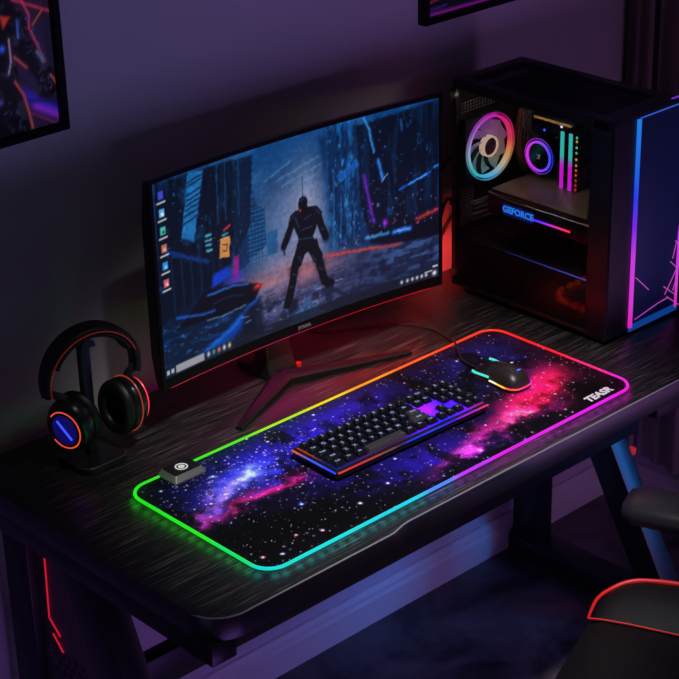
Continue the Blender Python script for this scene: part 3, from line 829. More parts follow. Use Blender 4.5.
    # parked craft and wet road on the left
    a.poly([(-1, 16), (13, 22), (19, 22), (30, 16), (30, -1), (-1, -1)], (6, 20, 42), 0.93, 1.2)
    lw = sstep(29, 22, X) * sstep(19, 15, Y)
    a.over(lw * sstep(0.52, 0.68, ns) * 0.6, (18, 56, 108)); a.over(lw * sstep(0.66, 0.8, n3) * 0.5, (60, 120, 180))
    a.poly(SC['blue_road'], (16, 64, 146), 0.85, 1.2)
    a.line([(8, 2.5), (22, 8.5), (31, 14.8)], 1.0, (36, 108, 204), 0.75, 0.8)
    a.poly(SC['ship'], (4, 7, 16), 0.98, 0.5)
    a.line(SC['blue_trim'], 0.6, (36, 96, 190), 0.85, 0.5); a.line(SC['blue_trim2'], 0.6, (50, 104, 190), 0.85, 0.4)
    a.line([(14, 13.6), (19, 13.0), (27, 14)], 0.35, (120, 160, 195), 0.7, 0.35); a.line([(16, 17.6), (22, 18.2), (26, 17)], 0.5, (16, 34, 66), 0.9, 0.4)
    a.blob((31.3, 18), 1.3, 0.8, (200, 56, 50), 0.95)
    a.poly([(26, 12), (32, 14.5), (33.5, 2), (25, 2)], (8, 14, 28), 0.8, 1.2)
    for k in range(80):
        x, y = 24 + rs.rand() * 40, 1 + rs.rand() * 12
        a.line([(x, y), (x + rs.normal(0, 1.2), y + rs.normal(0, 0.35))], 0.35, [(60, 110, 170), (140, 150, 184), (10, 14, 26), (10, 14, 28)][rs.randint(4)], 0.75, 0.3)
    for k in range(60):
        x, y = 62 + rs.rand() * 37, 19.5 + rs.rand() ** 2 * 12
        a.blob((x, y), 0.28, 0.24, [(200, 80, 60), (90, 150, 230), (170, 160, 190), (150, 70, 190), (60, 120, 200)][rs.randint(5)], 0.8)
    # figure in armour
    a.X, a.Y = X + wx * 0.25, Y + wy * 0.25
    D = (6, 8, 14)
    a.poly(SC['fshadow'], (14, 18, 32), 0.9, 0.8); a.poly(SC['fshadow2'], (16, 22, 38), 0.85, 0.8)
    a.poly([(43, 6), (50, 9), (54, 3), (44, 1)], (64, 108, 164), 0.45, 1.2)
    a.line([(48, 38), (48, 45.5)], 0.2, D, 0.8, 0.15)
    a.poly([(46.6, 35.6), (46.3, 38.2), (46.8, 39.4), (48, 39.9), (49.2, 39.4), (49.7, 38.2), (49.4, 35.6)], D, 1.0, 0.3)
    a.poly(SC['ftorso'], D, 1.0, 0.35); a.poly([(44.6, 35.8), (48, 36.8), (52.6, 35.8), (53.6, 32.4), (51.6, 28), (46, 28), (44.4, 32)], D, 1.0, 0.3)
    a.poly([(42.7, 33.0), (43.4, 35.4), (45.4, 36.4), (47.2, 35.6), (45.6, 32.0)], (10, 16, 28), 1.0, 0.3); a.poly([(51, 36.0), (53.2, 35.6), (54.9, 33.4), (54.2, 31.6), (52.4, 32)], (9, 13, 24), 1.0, 0.3)
    a.line(SC['farmL'], 2.2, D, 1.0, 0.3); a.line(SC['farmR'], 2.4, D, 1.0, 0.3)
    a.blob((42.3, 29.6), 1.1, 1.5, D, 1.0); a.blob((40.8, 26.8), 0.9, 1.2, D, 1.0); a.line([(40.8, 26.5), (41.0, 24.4)], 0.45, D, 1.0, 0.2); a.blob((56.0, 25.4), 1.2, 1.4, D, 1.0)
    a.poly([(45.4, 26.5), (52.8, 26), (53.6, 22), (49.4, 23), (45.2, 21.6)], D, 1.0, 0.3)
    a.line(SC['flegL'], 2.7, D, 1.0, 0.3); a.line(SC['flegR'], 2.6, D, 1.0, 0.3)
    a.line([(47.2, 25), (45.4, 21)], 3.7, D, 1.0, 0.3); a.line([(51, 24), (52.8, 20.5)], 3.7, D, 1.0, 0.3)
    a.blob((44.2, 18.6), 1.7, 2.0, D, 1.0); a.blob((53.6, 17.6), 1.6, 2.0, D, 1.0)
    a.line([(42.6, 11.6), (41.2, 9.2)], 2.4, D, 1.0, 0.3); a.line([(55.0, 12.2), (57.8, 11.0)], 2.2, D, 1.0, 0.3)
    for p, q in (((46.9, 38.6), (48.4, 39.2)), ((45, 34.4), (46.5, 31)), ((48.5, 33), (50.8, 33.6)), ((47, 30), (51, 30.2)), ((46, 27.6), (51, 26.8)), ((43.6, 18), (45.2, 17)), ((53.2, 17), (54.6, 16)), ((46.0, 22.5), (47.2, 20)), ((50.6, 21.6), (52.2, 19.4)), ((42.6, 14.4), (43.8, 14)), ((52.6, 34.6), (54, 33)), ((43.4, 34.2), (44.6, 35)), ((54.4, 28.6), (55.4, 28))):
        a.line([p, q], 0.32, (44, 70, 104), 0.7, 0.25)
    a.blob((47.0, 35.9), 0.4, 0.4, (200, 64, 40), 0.9)
    a.c = a.c * (0.84 + 0.32 * fbm(X * 1.1, Y * 1.1, 51, 3))[:, None]
    gray = a.c.mean(1, keepdims=True); a.c = np.clip(gray + (a.c - gray) * 1.22, 0, 1)
    a.X, a.Y = u * 100, v * 56
    # desktop icons and task bar
    cols = [(60, 70, 190), (90, 170, 220), (70, 190, 170), (190, 110, 80), (40, 140, 220), (210, 90, 110)]
    for k in range(6):
        x, y = 2.7, 52.2 - k * 4.95
        a.poly([(x - 0.9, y - 1.1), (x + 0.9, y - 1.1), (x + 0.9, y + 1.1), (x - 0.9, y + 1.1)], cols[k], 0.95, 0.25)
        a.poly([(x - 0.2, y - 0.8), (x + 0.7, y - 0.8), (x + 0.5, y + 0.1), (x - 0.3, y)], [(60, 60, 220), (235, 240, 245), (60, 60, 70), (230, 170, 140), (130, 200, 245), (240, 190, 190)][k], 0.9, 0.25)
        a.line([(x - 1.3, y - 2.1), (x + 1.3, y - 2.0)], 0.5, (205, 205, 210), 0.85, 0.2)
    a.poly([(0, 0), (100, 0), (100, 3.0), (0, 3.0)], (14, 20, 34), 0.72, 0.2)
    a.poly([(4.0, 0.5), (14.2, 0.5), (14.2, 2.7), (4.0, 2.7)], (150, 150, 158), 0.95, 0.2)
    for x in (1.2, 2.8):
        a.poly([(x - 0.5, 0.9), (x + 0.5, 0.9), (x + 0.5, 2.2), (x - 0.5, 2.2)], (190, 200, 210), 0.85, 0.25)
    for k, c in enumerate([(190, 190, 200), (60, 150, 130), (220, 110, 100), (200, 210, 220), (220, 190, 140)]):
        a.blob((15.8 + 1.9 * k, 1.7), 0.55, 0.8, c, 1.0)
    for x in (86.5, 88.6, 90.4, 92.1, 93.8, 95.4):
        a.blob((x, 1.5), 0.5, 0.6, (200, 205, 215), 1.0)
    a.blob((98.4, 1.4), 0.8, 0.8, (235, 235, 240), 1.0); a.line([(95, 2.3), (97.4, 2.4)], 0.4, (190, 195, 205), 0.9, 0.2); a.line([(98, 3.6), (99.4, 3.6)], 0.5, (220, 220, 225), 0.9, 0.2)
    return a.c * 0.95

def scr_place(u, v):
    s = -0.979 + u * 1.958
    d = SAG * (1 - s * s) - 0.0012
    return (MC0.x + MD.x * s * MHW + MN.x * d, MC0.y + MD.y * s * MHW + MN.y * d, SZ0 + v * (SZ1 - SZ0))
M_scr = glow('screen_picture', (1, 1, 1), 1.15, 'tint', rough=0.45)
next(n_ for n_ in M_scr.node_tree.nodes if n_.type == 'BSDF_PRINCIPLED').inputs['Specular IOR Level'].default_value = 0.08
grid_mesh('screen', 441, 249, scr_place, city, M_scr, mon)
# light strips: along the lower edge and across the back
MLC = [(0.15, 0.41, (215, 25, 60)), (0.30, 0.41, (215, 20, 80)), (0.44, 0.43, (205, 15, 105)), (0.52, 0.42, (205, 12, 70)), (0.60, 0.41, (225, 18, 30)), (0.74, 0.39, (235, 22, 28))]
M_bl = glow('monitor_edge_light', (1, 1, 1), 0.75, 'tint')
mb = MB(); mb.tube([mp_(s, 0.0005, ZB - 0.0018) for s in [-0.94 + 1.86 * k / 30 for k in range(31)]], 0.0016, 6)
mb.build('edge_light_strip', M_bl, mon, color=lambda p: rim_col(p, MLC))
M_bl2 = glow('monitor_under_light', (1, 1, 1), 70.0, 'tint')
MBC = [(0.15, 0.41, (45, 2, 45)), (0.30, 0.41, (75, 3, 65)), (0.42, 0.43, (200, 8, 120)), (0.50, 0.42, (225, 10, 95)), (0.60, 0.41, (235, 14, 26)), (0.74, 0.39, (250, 20, 28))]
mb = MB(); mb.loft([[mp_(s, d, z) for d, z in ((0.027, ZB - 0.0022), (0.031, ZB - 0.0022), (0.031, ZB - 0.0012), (0.027, ZB - 0.0012))] for s in [-0.9 + 1.85 * k / 24 for k in range(25)]])
mb.build('under_light_strip', M_bl2, mon, color=lambda p: rim_col(p, MBC))
mb = MB()
mb.loft([[mp_(s, d, z) for d, z in ((0.009, ZB - 0.001), (0.009, ZB + 0.004), (0.036, ZB + 0.004), (0.036, ZB - 0.001))] for s in [-0.93 + 1.90 * k / 24 for k in range(25)]])
mb.loft([[mp_(s, d, z) for d, z in ((0.017, ZB - 0.0085), (0.017, ZB - 0.0005), (0.020, ZB - 0.0005), (0.020, ZB - 0.0085))] for s in [-0.93 + 1.90 * k / 24 for k in range(25)]])
mb.build('added_light_baffle', M_matte, mon)  # unseen baffle added to hold the strip's red low and rearward
text_mesh('logo', 'IIYAMA', 0.0085, Matrix.Translation((0.449, 0.4145, ZB + 0.0075)) @ Matrix.Rotation(-0.042, 4, 'Z') @ Matrix.Rotation(PI / 2, 4, 'X'), M_greyp, bz, 0.0003, bold=0.0003)
# stand
mb = MB()
mb.loft([[(x, y, z) for x, y in rrect(cx - w, cx + w, y0, y1, 0.006, 3)] for cx, w, y0, y1, z in ((0.423, 0.032, 0.436, 0.487, 0.703), (0.423, 0.029, 0.445, 0.487, 0.725), (0.424, 0.0275, 0.4545, 0.485, 0.775), (0.424, 0.0275, 0.4545, 0.485, 0.95))])
mb.build('neck', M_satin, mon)
M_foot = mat('dark_stand_metal', rgb(11, 11, 13), 0.5, spec=0.3)
def vleg(tip, name='stand_leg'):
    a = Vector((0.410, 0.430, 0)); b = Vector((*tip, 0)); d = (b - a).normalized(); n = Vector((-d.y, d.x, 0))
    mb = MB(); rings = []
    for t in (0.0, 0.12, 0.5, 0.9, 1.0):
        p = a.lerp(b, t); w = 0.019 * (1 - t) + 0.006 * t; h = 0.010 * (1 - t) ** 1.3 + 0.006
        rings.append([p + n * w * c + Vector((0, 0, T + 0.0004 + z)) for c, z in ((-1, 0), (1, 0), (1, h * 0.72), (0.55, h), (-0.55, h), (-1, h * 0.72))])
    mb.loft(rings)
    mb.build(name, M_foot, mon, smooth=25)
vleg((0.247, 0.350)); vleg((0.632, 0.352))
mb = MB(); mb.box(0.395, 0.46, 0.478, 0.53, T + 0.0004, T + 0.012); mb.build('rear_foot', M_satin, mon, bevel=0.003)
mb = MB(); mb.tube([(0.464, 0.450, T + 0.001), (0.464, 0.450, T + 0.009)], 0.005, 10); mb.build('cable_clip', glow('clip_painted_glow', rgb(225, 30, 30), 0.25, base=rgb(190, 20, 20)), mon)  # red light on the clip put into its colour and a faint glow

# ------------------------------------------------------------------ headphone stand and headphones
HX, HY = 0.039, 0.440
st = thing('headphone_stand', 'black headphone stand with a rounded base at the left of the desk', 'headphone stand', (0.028, 0.442, T))
mb = MB(); mb.loft([[(x, y, z) for x, y in rrect(-0.014 + e, 0.072 - e, 0.397 + e, 0.483 - e, 0.02, 6)] for z, e in ((T + 0.0004, 0.001), (T + 0.002, 0), (T + 0.010, 0), (T + 0.012, 0.002))])
mb.build('base', M_satin, st)
mb = MB(); mb.tube([(x, y, T + 0.0118) for x, y in rrect(-0.0135, 0.0715, 0.3975, 0.4825, 0.02, 6)], 0.0009, 6, closed=True); mb.build('base_edge', M_steel, st)
mb = MB(); mb.loft([[(x, y, z) for x, y in rrect(0.026, 0.045, 0.444, 0.456, 0.003, 3)] for z in (T + 0.0121, 0.9025)]); mb.build('post', M_black, st)
mb = MB(); mb.loft([[Vector((0.0315 + 0.028 * math.cos(a), y, 0.902 - 0.020 + 0.020 * math.sin(a))) for a in [PI * k / 8 for k in range(9)]] + [Vector((0.0035, y, 0.878)), Vector((0.0595, y, 0.878))][::1] for y in (0.428, 0.46)]) if False else mb.prism([(0.0355 + 0.013 * math.cos(PI * k / 10), 0.889 + 0.0145 * math.sin(PI * k / 10)) for k in range(11)], 0.434, 0.454, 'y')
mb.build('cradle', M_black, st)

hp = thing('headphones', 'black over-ear headphones with red ring lights hanging on the stand', 'headphones', (HX, HY, 0.78))
AX = Vector((0.985, -0.12, 0)).normalized(); AY = Vector((-AX.y, AX.x, 0))
def H(a, f, z): return Vector((HX, HY, 0)) + AX * a + AY * f + Vector((0, 0, z))
def band(r_a, r_z, zc, a0, a1, w, t, n=30, wf=None):
    rings = []
    for k in range(n + 1):
        th = math.radians(a0 + (a1 - a0) * k / n)
        c, s = math.cos(th), math.sin(th)
        nrm = Vector((c / r_a, s / r_z)).normalized()
        ww = w * (wf(k / n) if wf else 1)
        ring = []
        for q in range(14):
            g = 2 * PI * q / 14
            cf = math.copysign(abs(math.cos(g)) ** 0.6, math.cos(g)) * ww; ct = math.copysign(abs(math.sin(g)) ** 0.8, math.sin(g)) * t
            ring.append(H(c * r_a + nrm.x * ct, cf, zc + s * r_z + nrm.y * ct))
        rings.append(ring)
    return rings
ZC = 0.845; RA = 0.077; RZ = 0.074
mb = MB(); mb.loft(band(RA, RZ, ZC, -12, 192, 0.019, 0.0065, 36, lambda t: 0.72 + 0.28 * math.sin(PI * t)))
hb = mb.build('headband', M_leather, hp, smooth=60)
mb = MB(); mb.loft(band(RA - 0.009, RZ - 0.008, ZC, 25, 155, 0.017, 0.005, 28)); mb.build('band_padding', M_rubber, hb, smooth=60)
M_orange = glow('orange_red_light', rgb(235, 70, 45), 0.75)
mb = MB(); mb.tube([H(math.cos(math.radians(a)) * (RA - 0.002), -0.0188 * (0.72 + 0.28 * math.sin(PI * (a + 12) / 204)) , ZC + math.sin(math.radians(a)) * (RZ - 0.002)) for a in range(20, 200, 6)], 0.0009, 6)
mb.build('piping', glow('band_piping', rgb(190, 52, 36), 0.16, base=rgb(190, 50, 40)), hb)
def earcup(side):
    base = H(side * 0.050 + 0.004, -0.012 if side < 0 else -0.004, 0.7785)
    n = (AX * side + (AY * -0.55 if side < 0 else AY * 0.25) + Vector((0, 0, -0.12 if side < 0 else -0.05))).normalized()
    up = Vector((0, 0, 1)); up = (up - n * up.dot(n)).normalized(); fw = up.cross(n).normalized()
    def L(u, v, d): return base + fw * u + up * v + n * d
    N = 36
    def oval(ru, rv, d, du=0.0, dv=0.0): return [L(du + ru * math.cos(2 * PI * k / N), dv + rv * math.sin(2 * PI * k / N), d) for k in range(N)]
    mb = MB(); mb.loft([oval(0.034, 0.040, -0.013), oval(0.038, 0.045, -0.009), oval(0.0375, 0.0445, 0.006), oval(0.034, 0.040, 0.014), oval(0.029, 0.035, 0.0185), oval(0.026, 0.032, 0.019)])
    cup = mb.build('ear_cup', M_satin, hp, smooth=50)
    mb = MB()
    R = []
    for k in range(13):
        g = 2 * PI * k / 12
        R.append(oval(0.0285 + 0.0095 * math.cos(g), 0.0345 + 0.0105 * math.cos(g), -0.0205 + 0.0095 * math.sin(g)))
    mb.loft(R, True, False)
    mb.loft([oval(0.028, 0.034, -0.016), oval(0.027, 0.033, -0.012)])
    mb.build('ear_cushion', M_leather, hp, smooth=60)
    def col(p):
        return lin((0.95, 0.28, 0.20))
    ring = oval(0.0270, 0.0315, 0.0190) if side < 0 else oval(0.0300, 0.0360, 0.0180)
    if side < 0:
        mb = MB(); mb.tube(ring[22:] + ring[:15], 0.0012, 6); mb.build('ring_light', glow('cup_ring_light', rgb(240, 78, 50), 0.95), cup)
        mb = MB(); q = [L(-0.011, 0.015, 0.0195), L(0.011, -0.015, 0.0195)]; mb.tube([q[0], q[0].lerp(q[1], 0.5), q[1]], 0.0020, 8); mb.build('bar_light', glow('cup_bar_light', rgb(50, 70, 255), 1.6), cup)
        mb = MB(); mb.loft([oval(0.0215, 0.0260, 0.0188), oval(0.0205, 0.0250, 0.0196)]); mb.build('cup_plate', glow('cup_plate_blue', rgb(18, 14, 110), 0.6), cup)
    else:
        mb = MB(); mb.tube(ring, 0.0016, 6); mb.build('ring_light', glow('cup_ring_light_red', rgb(245, 50, 70), 1.3), cup)
        mb = MB(); mb.tube(oval(0.0384, 0.0454, -0.0015), 0.0010, 6, closed=True); mb.build('rim_piping', glow('cup_rim_piping', rgb(215, 80, 40), 0.45), cup)
        mb = MB(); mb.tube(oval(0.033, 0.039, 0.0158)[26:] + oval(0.033, 0.039, 0.0158)[:10], 0.0018, 6); mb.build('blue_arc_light', glow('cup_blue_arc', rgb(30, 30, 220), 0.8), cup)
    # yoke from band end to cup
    top = H(side * 0.0755, 0, 0.836)
    mb = MB(); mb.tube(smooth_path([top + Vector((0, 0, 0.014)), top, L(0, 0.047, 0.004), L(0, 0.038, 0.010)], 5), 0.0062, 8); mb.build('yoke', M_satin, hp)
    mb = MB(); mb.tube([top + Vector((0, 0, 0.006)) - AX * 0 , top + Vector((0, 0, -0.007))], 0.0105, 4); mb.build('slider', M_dark, hp, bevel=0.001)
    mb = MB(); mb.box(-0.0025, 0.0025, -0.0018, 0.0018, -0.005, 0.005, Matrix.Translation(top + AX * side * 0.0 + AY * -0.0108)); mb.build('blue_slider_light', glow('slider_light', rgb(50, 60, 230), 0.7), hp)
earcup(-1); earcup(1)

# ------------------------------------------------------------------ computer tower
PX0, PX1, PY0, PY1, PZ0, PZ1 = 0.880, 1.062, 0.130, 0.492, 0.700, 1.100
pc = thing('computer_tower', 'black glass-sided computer tower with glowing fans standing on the desk', 'computer', ((PX0 + PX1) / 2, 0.30, T))
def pbox(name, m, b, parent=pc, bevel=0.0015):
    mb = MB(); mb.box(*b); return mb.build(name, m, parent, bevel=bevel)
for x in (PX0 + 0.025, PX1 - 0.025):
    for y in (PY0 + 0.035, PY1 - 0.035):
        mb = MB(); mb.lathe([(0.014, T + 0.0004), (0.015, T + 0.004), (0.013, T + 0.0105)], 20, Matrix.Translation((x, y, 0))); mb.build('case_foot', M_rubber, pc)
pbox('floor_panel', M_metal, (PX0, PX1, PY0 + 0.04, PY1, T + 0.010, T + 0.018))
pbox('right_panel', M_metal, (PX1 - 0.004, PX1, PY0 + 0.04, PY1, T + 0.018, PZ1 - 0.014))
# top panel with recessed vent
mb = MB()
mb.loft([[(x, y, z) for x, y in rrect(PX0 + e, PX1 - e, PY0 + 0.006 + e, PY1 - e, 0.005, 3)] for z, e in ((PZ1 - 0.016, 0), (PZ1 - 0.002, 0), (PZ1, 0.002), (PZ1, 0.022), (PZ1 - 0.006, 0.028))])
tp = mb.build('top_panel', M_metal, pc, smooth=20)
mb = MB()
for i in range(40):
    y = PY0 + 0.045 + i * 0.0065
    mb.box(PX0 + 0.032, PX1 - 0.032, y, y + 0.003, PZ1 - 0.0055, PZ1 - 0.004)
mb.build('top_vent', M_black, tp)
# rear panel with perforation
mb = MB(); mb.box(PX0, PX1, PY1 - 0.004, PY1, T + 0.018, PZ1 - 0.016); rear = mb.build('rear_panel', M_metal, pc)
mb = MB()
for i in range(7):
    for j in range(15):
        mb.box(PX0 + 0.012 + i * 0.0062, PX0 + 0.0155 + i * 0.0062, PY1 - 0.0055, PY1 - 0.0042, 0.818 + j * 0.0058, 0.8215 + j * 0.0058)
for i in range(16):
    for j in range(4):
        mb.box(PX0 + 0.012 + i * 0.0075, PX0 + 0.0145 + i * 0.0075, PY1 - 0.0055, PY1 - 0.0042, 1.032 + j * 0.0055 , 1.0345 + j * 0.0055)
mb.build('perforation', M_greyp, rear)
mb = MB(); mb.tube([(PX0 - 0.008, PY1 - 0.008, 1.072), (PX0 + 0.002, PY1 - 0.008, 1.072)], 0.006, 12); mb.build('thumb_screw', M_steel, pc)
mb = MB(); mb.tube([(PX0 - 0.008, PY1 - 0.008, 0.735), (PX0 + 0.002, PY1 - 0.008, 0.735)], 0.006, 12); mb.build('thumb_screw', M_steel, pc)
# side frame round the glass
GY0, GY1, GZ0, GZ1 = 0.178, 0.482, 0.722, 1.082
pbox('side_post', M_satin, (PX0, PX0 + 0.012, PY0 + 0.04, GY0, T + 0.018, PZ1 - 0.016))
pbox('side_post', M_metal, (PX0, PX0 + 0.012, GY1, PY1 - 0.004, T + 0.018, PZ1 - 0.016))
pbox('side_rail', M_metal, (PX0, PX0 + 0.012, GY0, GY1, GZ1, PZ1 - 0.016))
M_glass, nt, b, o = nodes_of('tinted_glass')
gl = nt.nodes.new('ShaderNodeBsdfGlossy'); gl.inputs['Roughness'].default_value = 0.03; gl.inputs['Color'].default_value = (0.9, 0.92, 1, 1)
tr = nt.nodes.new('ShaderNodeBsdfTransparent'); tr.inputs['Color'].default_value = (0.86, 0.86, 0.9, 1)
mx_ = nt.nodes.new('ShaderNodeMixShader')
mx_.inputs['Fac'].default_value = 0.012; nt.links.new(tr.outputs['BSDF'], mx_.inputs[1]); nt.links.new(gl.outputs['BSDF'], mx_.inputs[2]); nt.links.new(mx_.outputs['Shader'], o.inputs['Surface'])
pbox('glass_panel', M_glass, (PX0 + 0.0005, PX0 + 0.0035, GY0, GY1, GZ0, GZ1), bevel=0)
# power supply shroud with a blue edge light
shr = pbox('power_supply_shroud', M_metal, (PX0 + 0.006, PX1 - 0.004, 0.172, PY1 - 0.004, T + 0.018, 0.806))
mb = MB(); mb.tube([(PX0 + 0.0062, 0.18 + 0.19 * k / 10, 0.8066) for k in range(11)], 0.0012, 6)
mb.build('edge_light', glow('shroud_edge_light', (1, 1, 1), 0.55, 'tint'), shr, color=lambda p: tuple(q * max(0.05, 1 - (p.y - 0.16) / 0.22) for q in lin((0.16, 0.34, 0.95))))
# mother board
mbd = pbox('motherboard', mat('board_black', rgb(14, 15, 18), 0.5), (1.045, 1.052, 0.19, 0.462, 0.812, 1.062))
for (y0, y1, z0, z1, h) in ((0.425, 0.455, 0.93, 1.035, 0.03), (0.33, 0.42, 1.01, 1.035, 0.022), (0.22, 0.30, 0.86, 0.90, 0.012), (0.34, 0.43, 0.862, 0.874, 0.008)):
    mb = MB(); mb.box(1.045 - h, 1.0455, y0, y1, z0, z1)
    for k in range(3):
        zz = z0 + (z1 - z0) * (k + 0.5) / 3.5
        mb.box(1.045 - h - 0.002, 1.045 - h + 0.0005, y0 + 0.002, y1 - 0.002, zz, zz + 0.003)
    mb.build('heat_sink', M_dark, mbd)
M_gold = mat('brass_strip', rgb(190, 140, 60), 0.3, 0.9)
mb = MB(); mb.box(1.000, 1.004, 0.322, 0.432, 1.0185, 1.0215); mb.build('brass_strip', glow('brass_painted_glow', rgb(190, 140, 60), 0.35, base=rgb(150, 110, 50)), mbd)  # brass glows faintly, its lit look put into the material
rs = random.Random(4)
mb = MB()
for k in range(46):
    y, z = 0.2 + rs.random() * 0.25, 0.83 + rs.random() * 0.2
    mb.lathe([(0.0025, 0), (0.0025, 0.006), (0.002, 0.0065)], 8, Matrix.Translation((1.0455, y, z)) @ Matrix.Rotation(-PI / 2, 4, 'Y'))
mb.build('capacitors', M_steel, mbd)
dots = [(0.36, 0.997, (230, 150, 60)), (0.303, 0.995, (80, 220, 190)), (0.303, 0.975, (240, 170, 60)), (0.303, 0.96, (240, 130, 50)), (0.303, 0.945, (240, 90, 40)), (0.303, 0.925, (235, 40, 40)), (0.303, 0.912, (235, 40, 60)), (0.29, 1.003, (70, 200, 170)), (0.285, 0.985, (80, 190, 200)), (0.44, 0.90, (230, 200, 190)), (0.33, 1.02, (200, 220, 240)), (0.345, 0.885, (220, 180, 130)), (0.40, 0.895, (230, 190, 120)), (0.27, 0.905, (240, 120, 60)), (0.37, 1.005, (60, 80, 240)), (0.25, 0.92, (150, 180, 230)), (0.235, 0.94, (200, 90, 60))]
dots = [(y + 0.049, z - 0.024, c) for y, z, c in dots if y < 0.40]
mb = MB()
for y, z, c in dots:
    mb.lathe([(0.0022, 0), (0.0022, 0.002), (0.0010, 0.003)], 8, Matrix.Translation((1.0455, y, z)) @ Matrix.Rotation(-PI / 2, 4, 'Y'))
mb.build('board_lights', glow('board_lights', (1, 1, 1), 1.5, 'tint'), mbd, color=lambda p: next(rgb(*c) for y, z, c in sorted(dots, key=lambda q: (q[0] - p.y) ** 2 + (q[1] - p.z) ** 2)))
# slot clip with a column of tiny lights beside the memory
clip = pbox('slot_clip', M_black, (0.9955, 1.045, 0.3005, 0.3040, 0.905, 1.008), pc, 0.0005)
beads = [(0.910, (235, 40, 60)), (0.918, (235, 40, 40)), (0.927, (230, 50, 40)), (0.937, (240, 90, 40)), (0.946, (240, 110, 50)), (0.955, (240, 150, 50)), (0.966, (240, 170, 60)), (0.978, (80, 200, 180)), (0.988, (90, 220, 190)), (0.999, (240, 180, 70)), (1.006, (80, 220, 190))]
mb = MB()
for z, c in beads:
    mb.box(0.9940, 0.9958, 0.3005, 0.3038, z - 0.0018, z + 0.0018)
mb.build('bead_lights', glow('bead_lights', (1, 1, 1), 0.8, 'tint'), clip, color=lambda p: rgb(*min(beads, key=lambda q: abs(q[0] - p.z))[1]))
# rear fan
FC = (0.951, 0.458, 0.963); FR = 0.0585
def fanring(r0, r1, y0, y1, m, name, parent, col=None, n=56):
    mb = MB(); mb.loft([[(FC[0] + r * math.cos(2 * PI * k / n), y, FC[2] + r * math.sin(2 * PI * k / n)) for k in range(n)] for r, y in ((r0, y0), (r1, y0), (r1, y1), (r0, y1), (r0, y0))], True, False)
    return mb.build(name, m, parent, color=col, smooth=50)
mb = MB()
n = 56
sq = [(FC[0] + s0 * 0.0615, FC[2] + s1 * 0.0615) for s0, s1 in ((-1, -1), (1, -1), (1, 1), (-1, 1))]
def to_sq(a):
    c, s = math.cos(a), math.sin(a); k = 0.0625 / max(abs(c), abs(s)); return (FC[0] + c * k, FC[2] + s * k)
mb.loft([[(to_sq(2 * PI * k / n)[0], y, to_sq(2 * PI * k / n)[1]) for k in range(n)] if o_ else [(FC[0] + 0.0600 * math.cos(2 * PI * k / n), y, FC[2] + 0.0600 * math.sin(2 * PI * k / n)) for k in range(n)] for o_, y in ((0, 0.466), (1, 0.466), (1, 0.487), (0, 0.487), (0, 0.466))], True, False)
fan = mb.build('rear_fan', M_black, pc)
def fcol(p, k=1.0):
    a = math.degrees(math.atan2(p.z - FC[2], p.x - FC[0])) % 360
    st_ = [(0, (235, 60, 80)), (50, (235, 30, 130)), (95, (215, 40, 200)), (140, (190, 100, 220)), (180, (170, 190, 220)), (215, (60, 200, 190)), (255, (70, 190, 230)), (285, (120, 190, 220)), (315, (210, 190, 140)), (340, (240, 140, 80)), (360, (235, 60, 80))]
    for (a0, c0), (a1, c1) in zip(st_[:-1], st_[1:]):
        if a0 <= a <= a1:
            t = (a - a0) / (a1 - a0); l0, l1 = rgb(*c0), rgb(*c1)
            return tuple((l0[i] * (1 - t) + l1[i] * t) * k for i in range(3))
    return rgb(235, 60, 80)
M_fan = glow('fan_ring_light', (1, 1, 1), 0.95, 'tint')
fanring(0.0535, 0.0580, 0.4635, 0.472, M_fan, 'ring_light', fan, fcol)
fanring(0.0605, 0.0625, 0.462, 0.468, glow('fan_outer_light', (1, 1, 1), 0.45, 'tint'), 'outer_light', fan, fcol)
HUBC = lambda p: tuple(0.75 * q for q in lin((0.92, 0.78, 0.66)))
fanring(0.0165, 0.0195, 0.4625, 0.474, glow('fan_hub_light', (1, 1, 1), 0.95, 'tint'), 'hub_light', fan, HUBC, 40)
mb = MB(); mb.lathe([(0.0162, 0), (0.0162, 0.008), (0.013, 0.0095)], 32, Matrix.Translation((FC[0], 0.473, FC[2])) @ Matrix.Rotation(PI / 2, 4, 'X')); mb.build('hub', mat('fan_hub', rgb(70, 48, 44), 0.4), fan)
mb = MB()
for k in range(9):
    a0 = 2 * PI * k / 9
    rr = []
    for t in (0, 0.33, 0.66, 1.0):
        r = 0.020 + t * 0.031; a = a0 + 0.5 * t
        w = 0.26 + 0.05 * t
        rr.append([(FC[0] + r * math.cos(a + da), y, FC[2] + r * math.sin(a + da)) for da, y in ((-w, 0.4685), (w, 0.4785), (w, 0.4795), (-w, 0.4695))])
    mb.loft(rr)
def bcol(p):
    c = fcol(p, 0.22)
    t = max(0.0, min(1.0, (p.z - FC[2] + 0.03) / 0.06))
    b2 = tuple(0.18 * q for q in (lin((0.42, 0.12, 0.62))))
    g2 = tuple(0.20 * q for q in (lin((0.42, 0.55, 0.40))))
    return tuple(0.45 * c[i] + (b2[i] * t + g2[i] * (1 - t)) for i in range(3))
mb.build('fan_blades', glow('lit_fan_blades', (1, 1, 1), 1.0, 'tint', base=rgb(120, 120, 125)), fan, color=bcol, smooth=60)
# unseen glowing strip added under the roof to brighten the case interior
mb = MB(); mb.box(0.900, 0.904, 0.20, 0.45, 1.0795, 1.0815); mb.build('added_case_fill', glow('case_fill_glow', rgb(255, 225, 200), 45.0), pc)
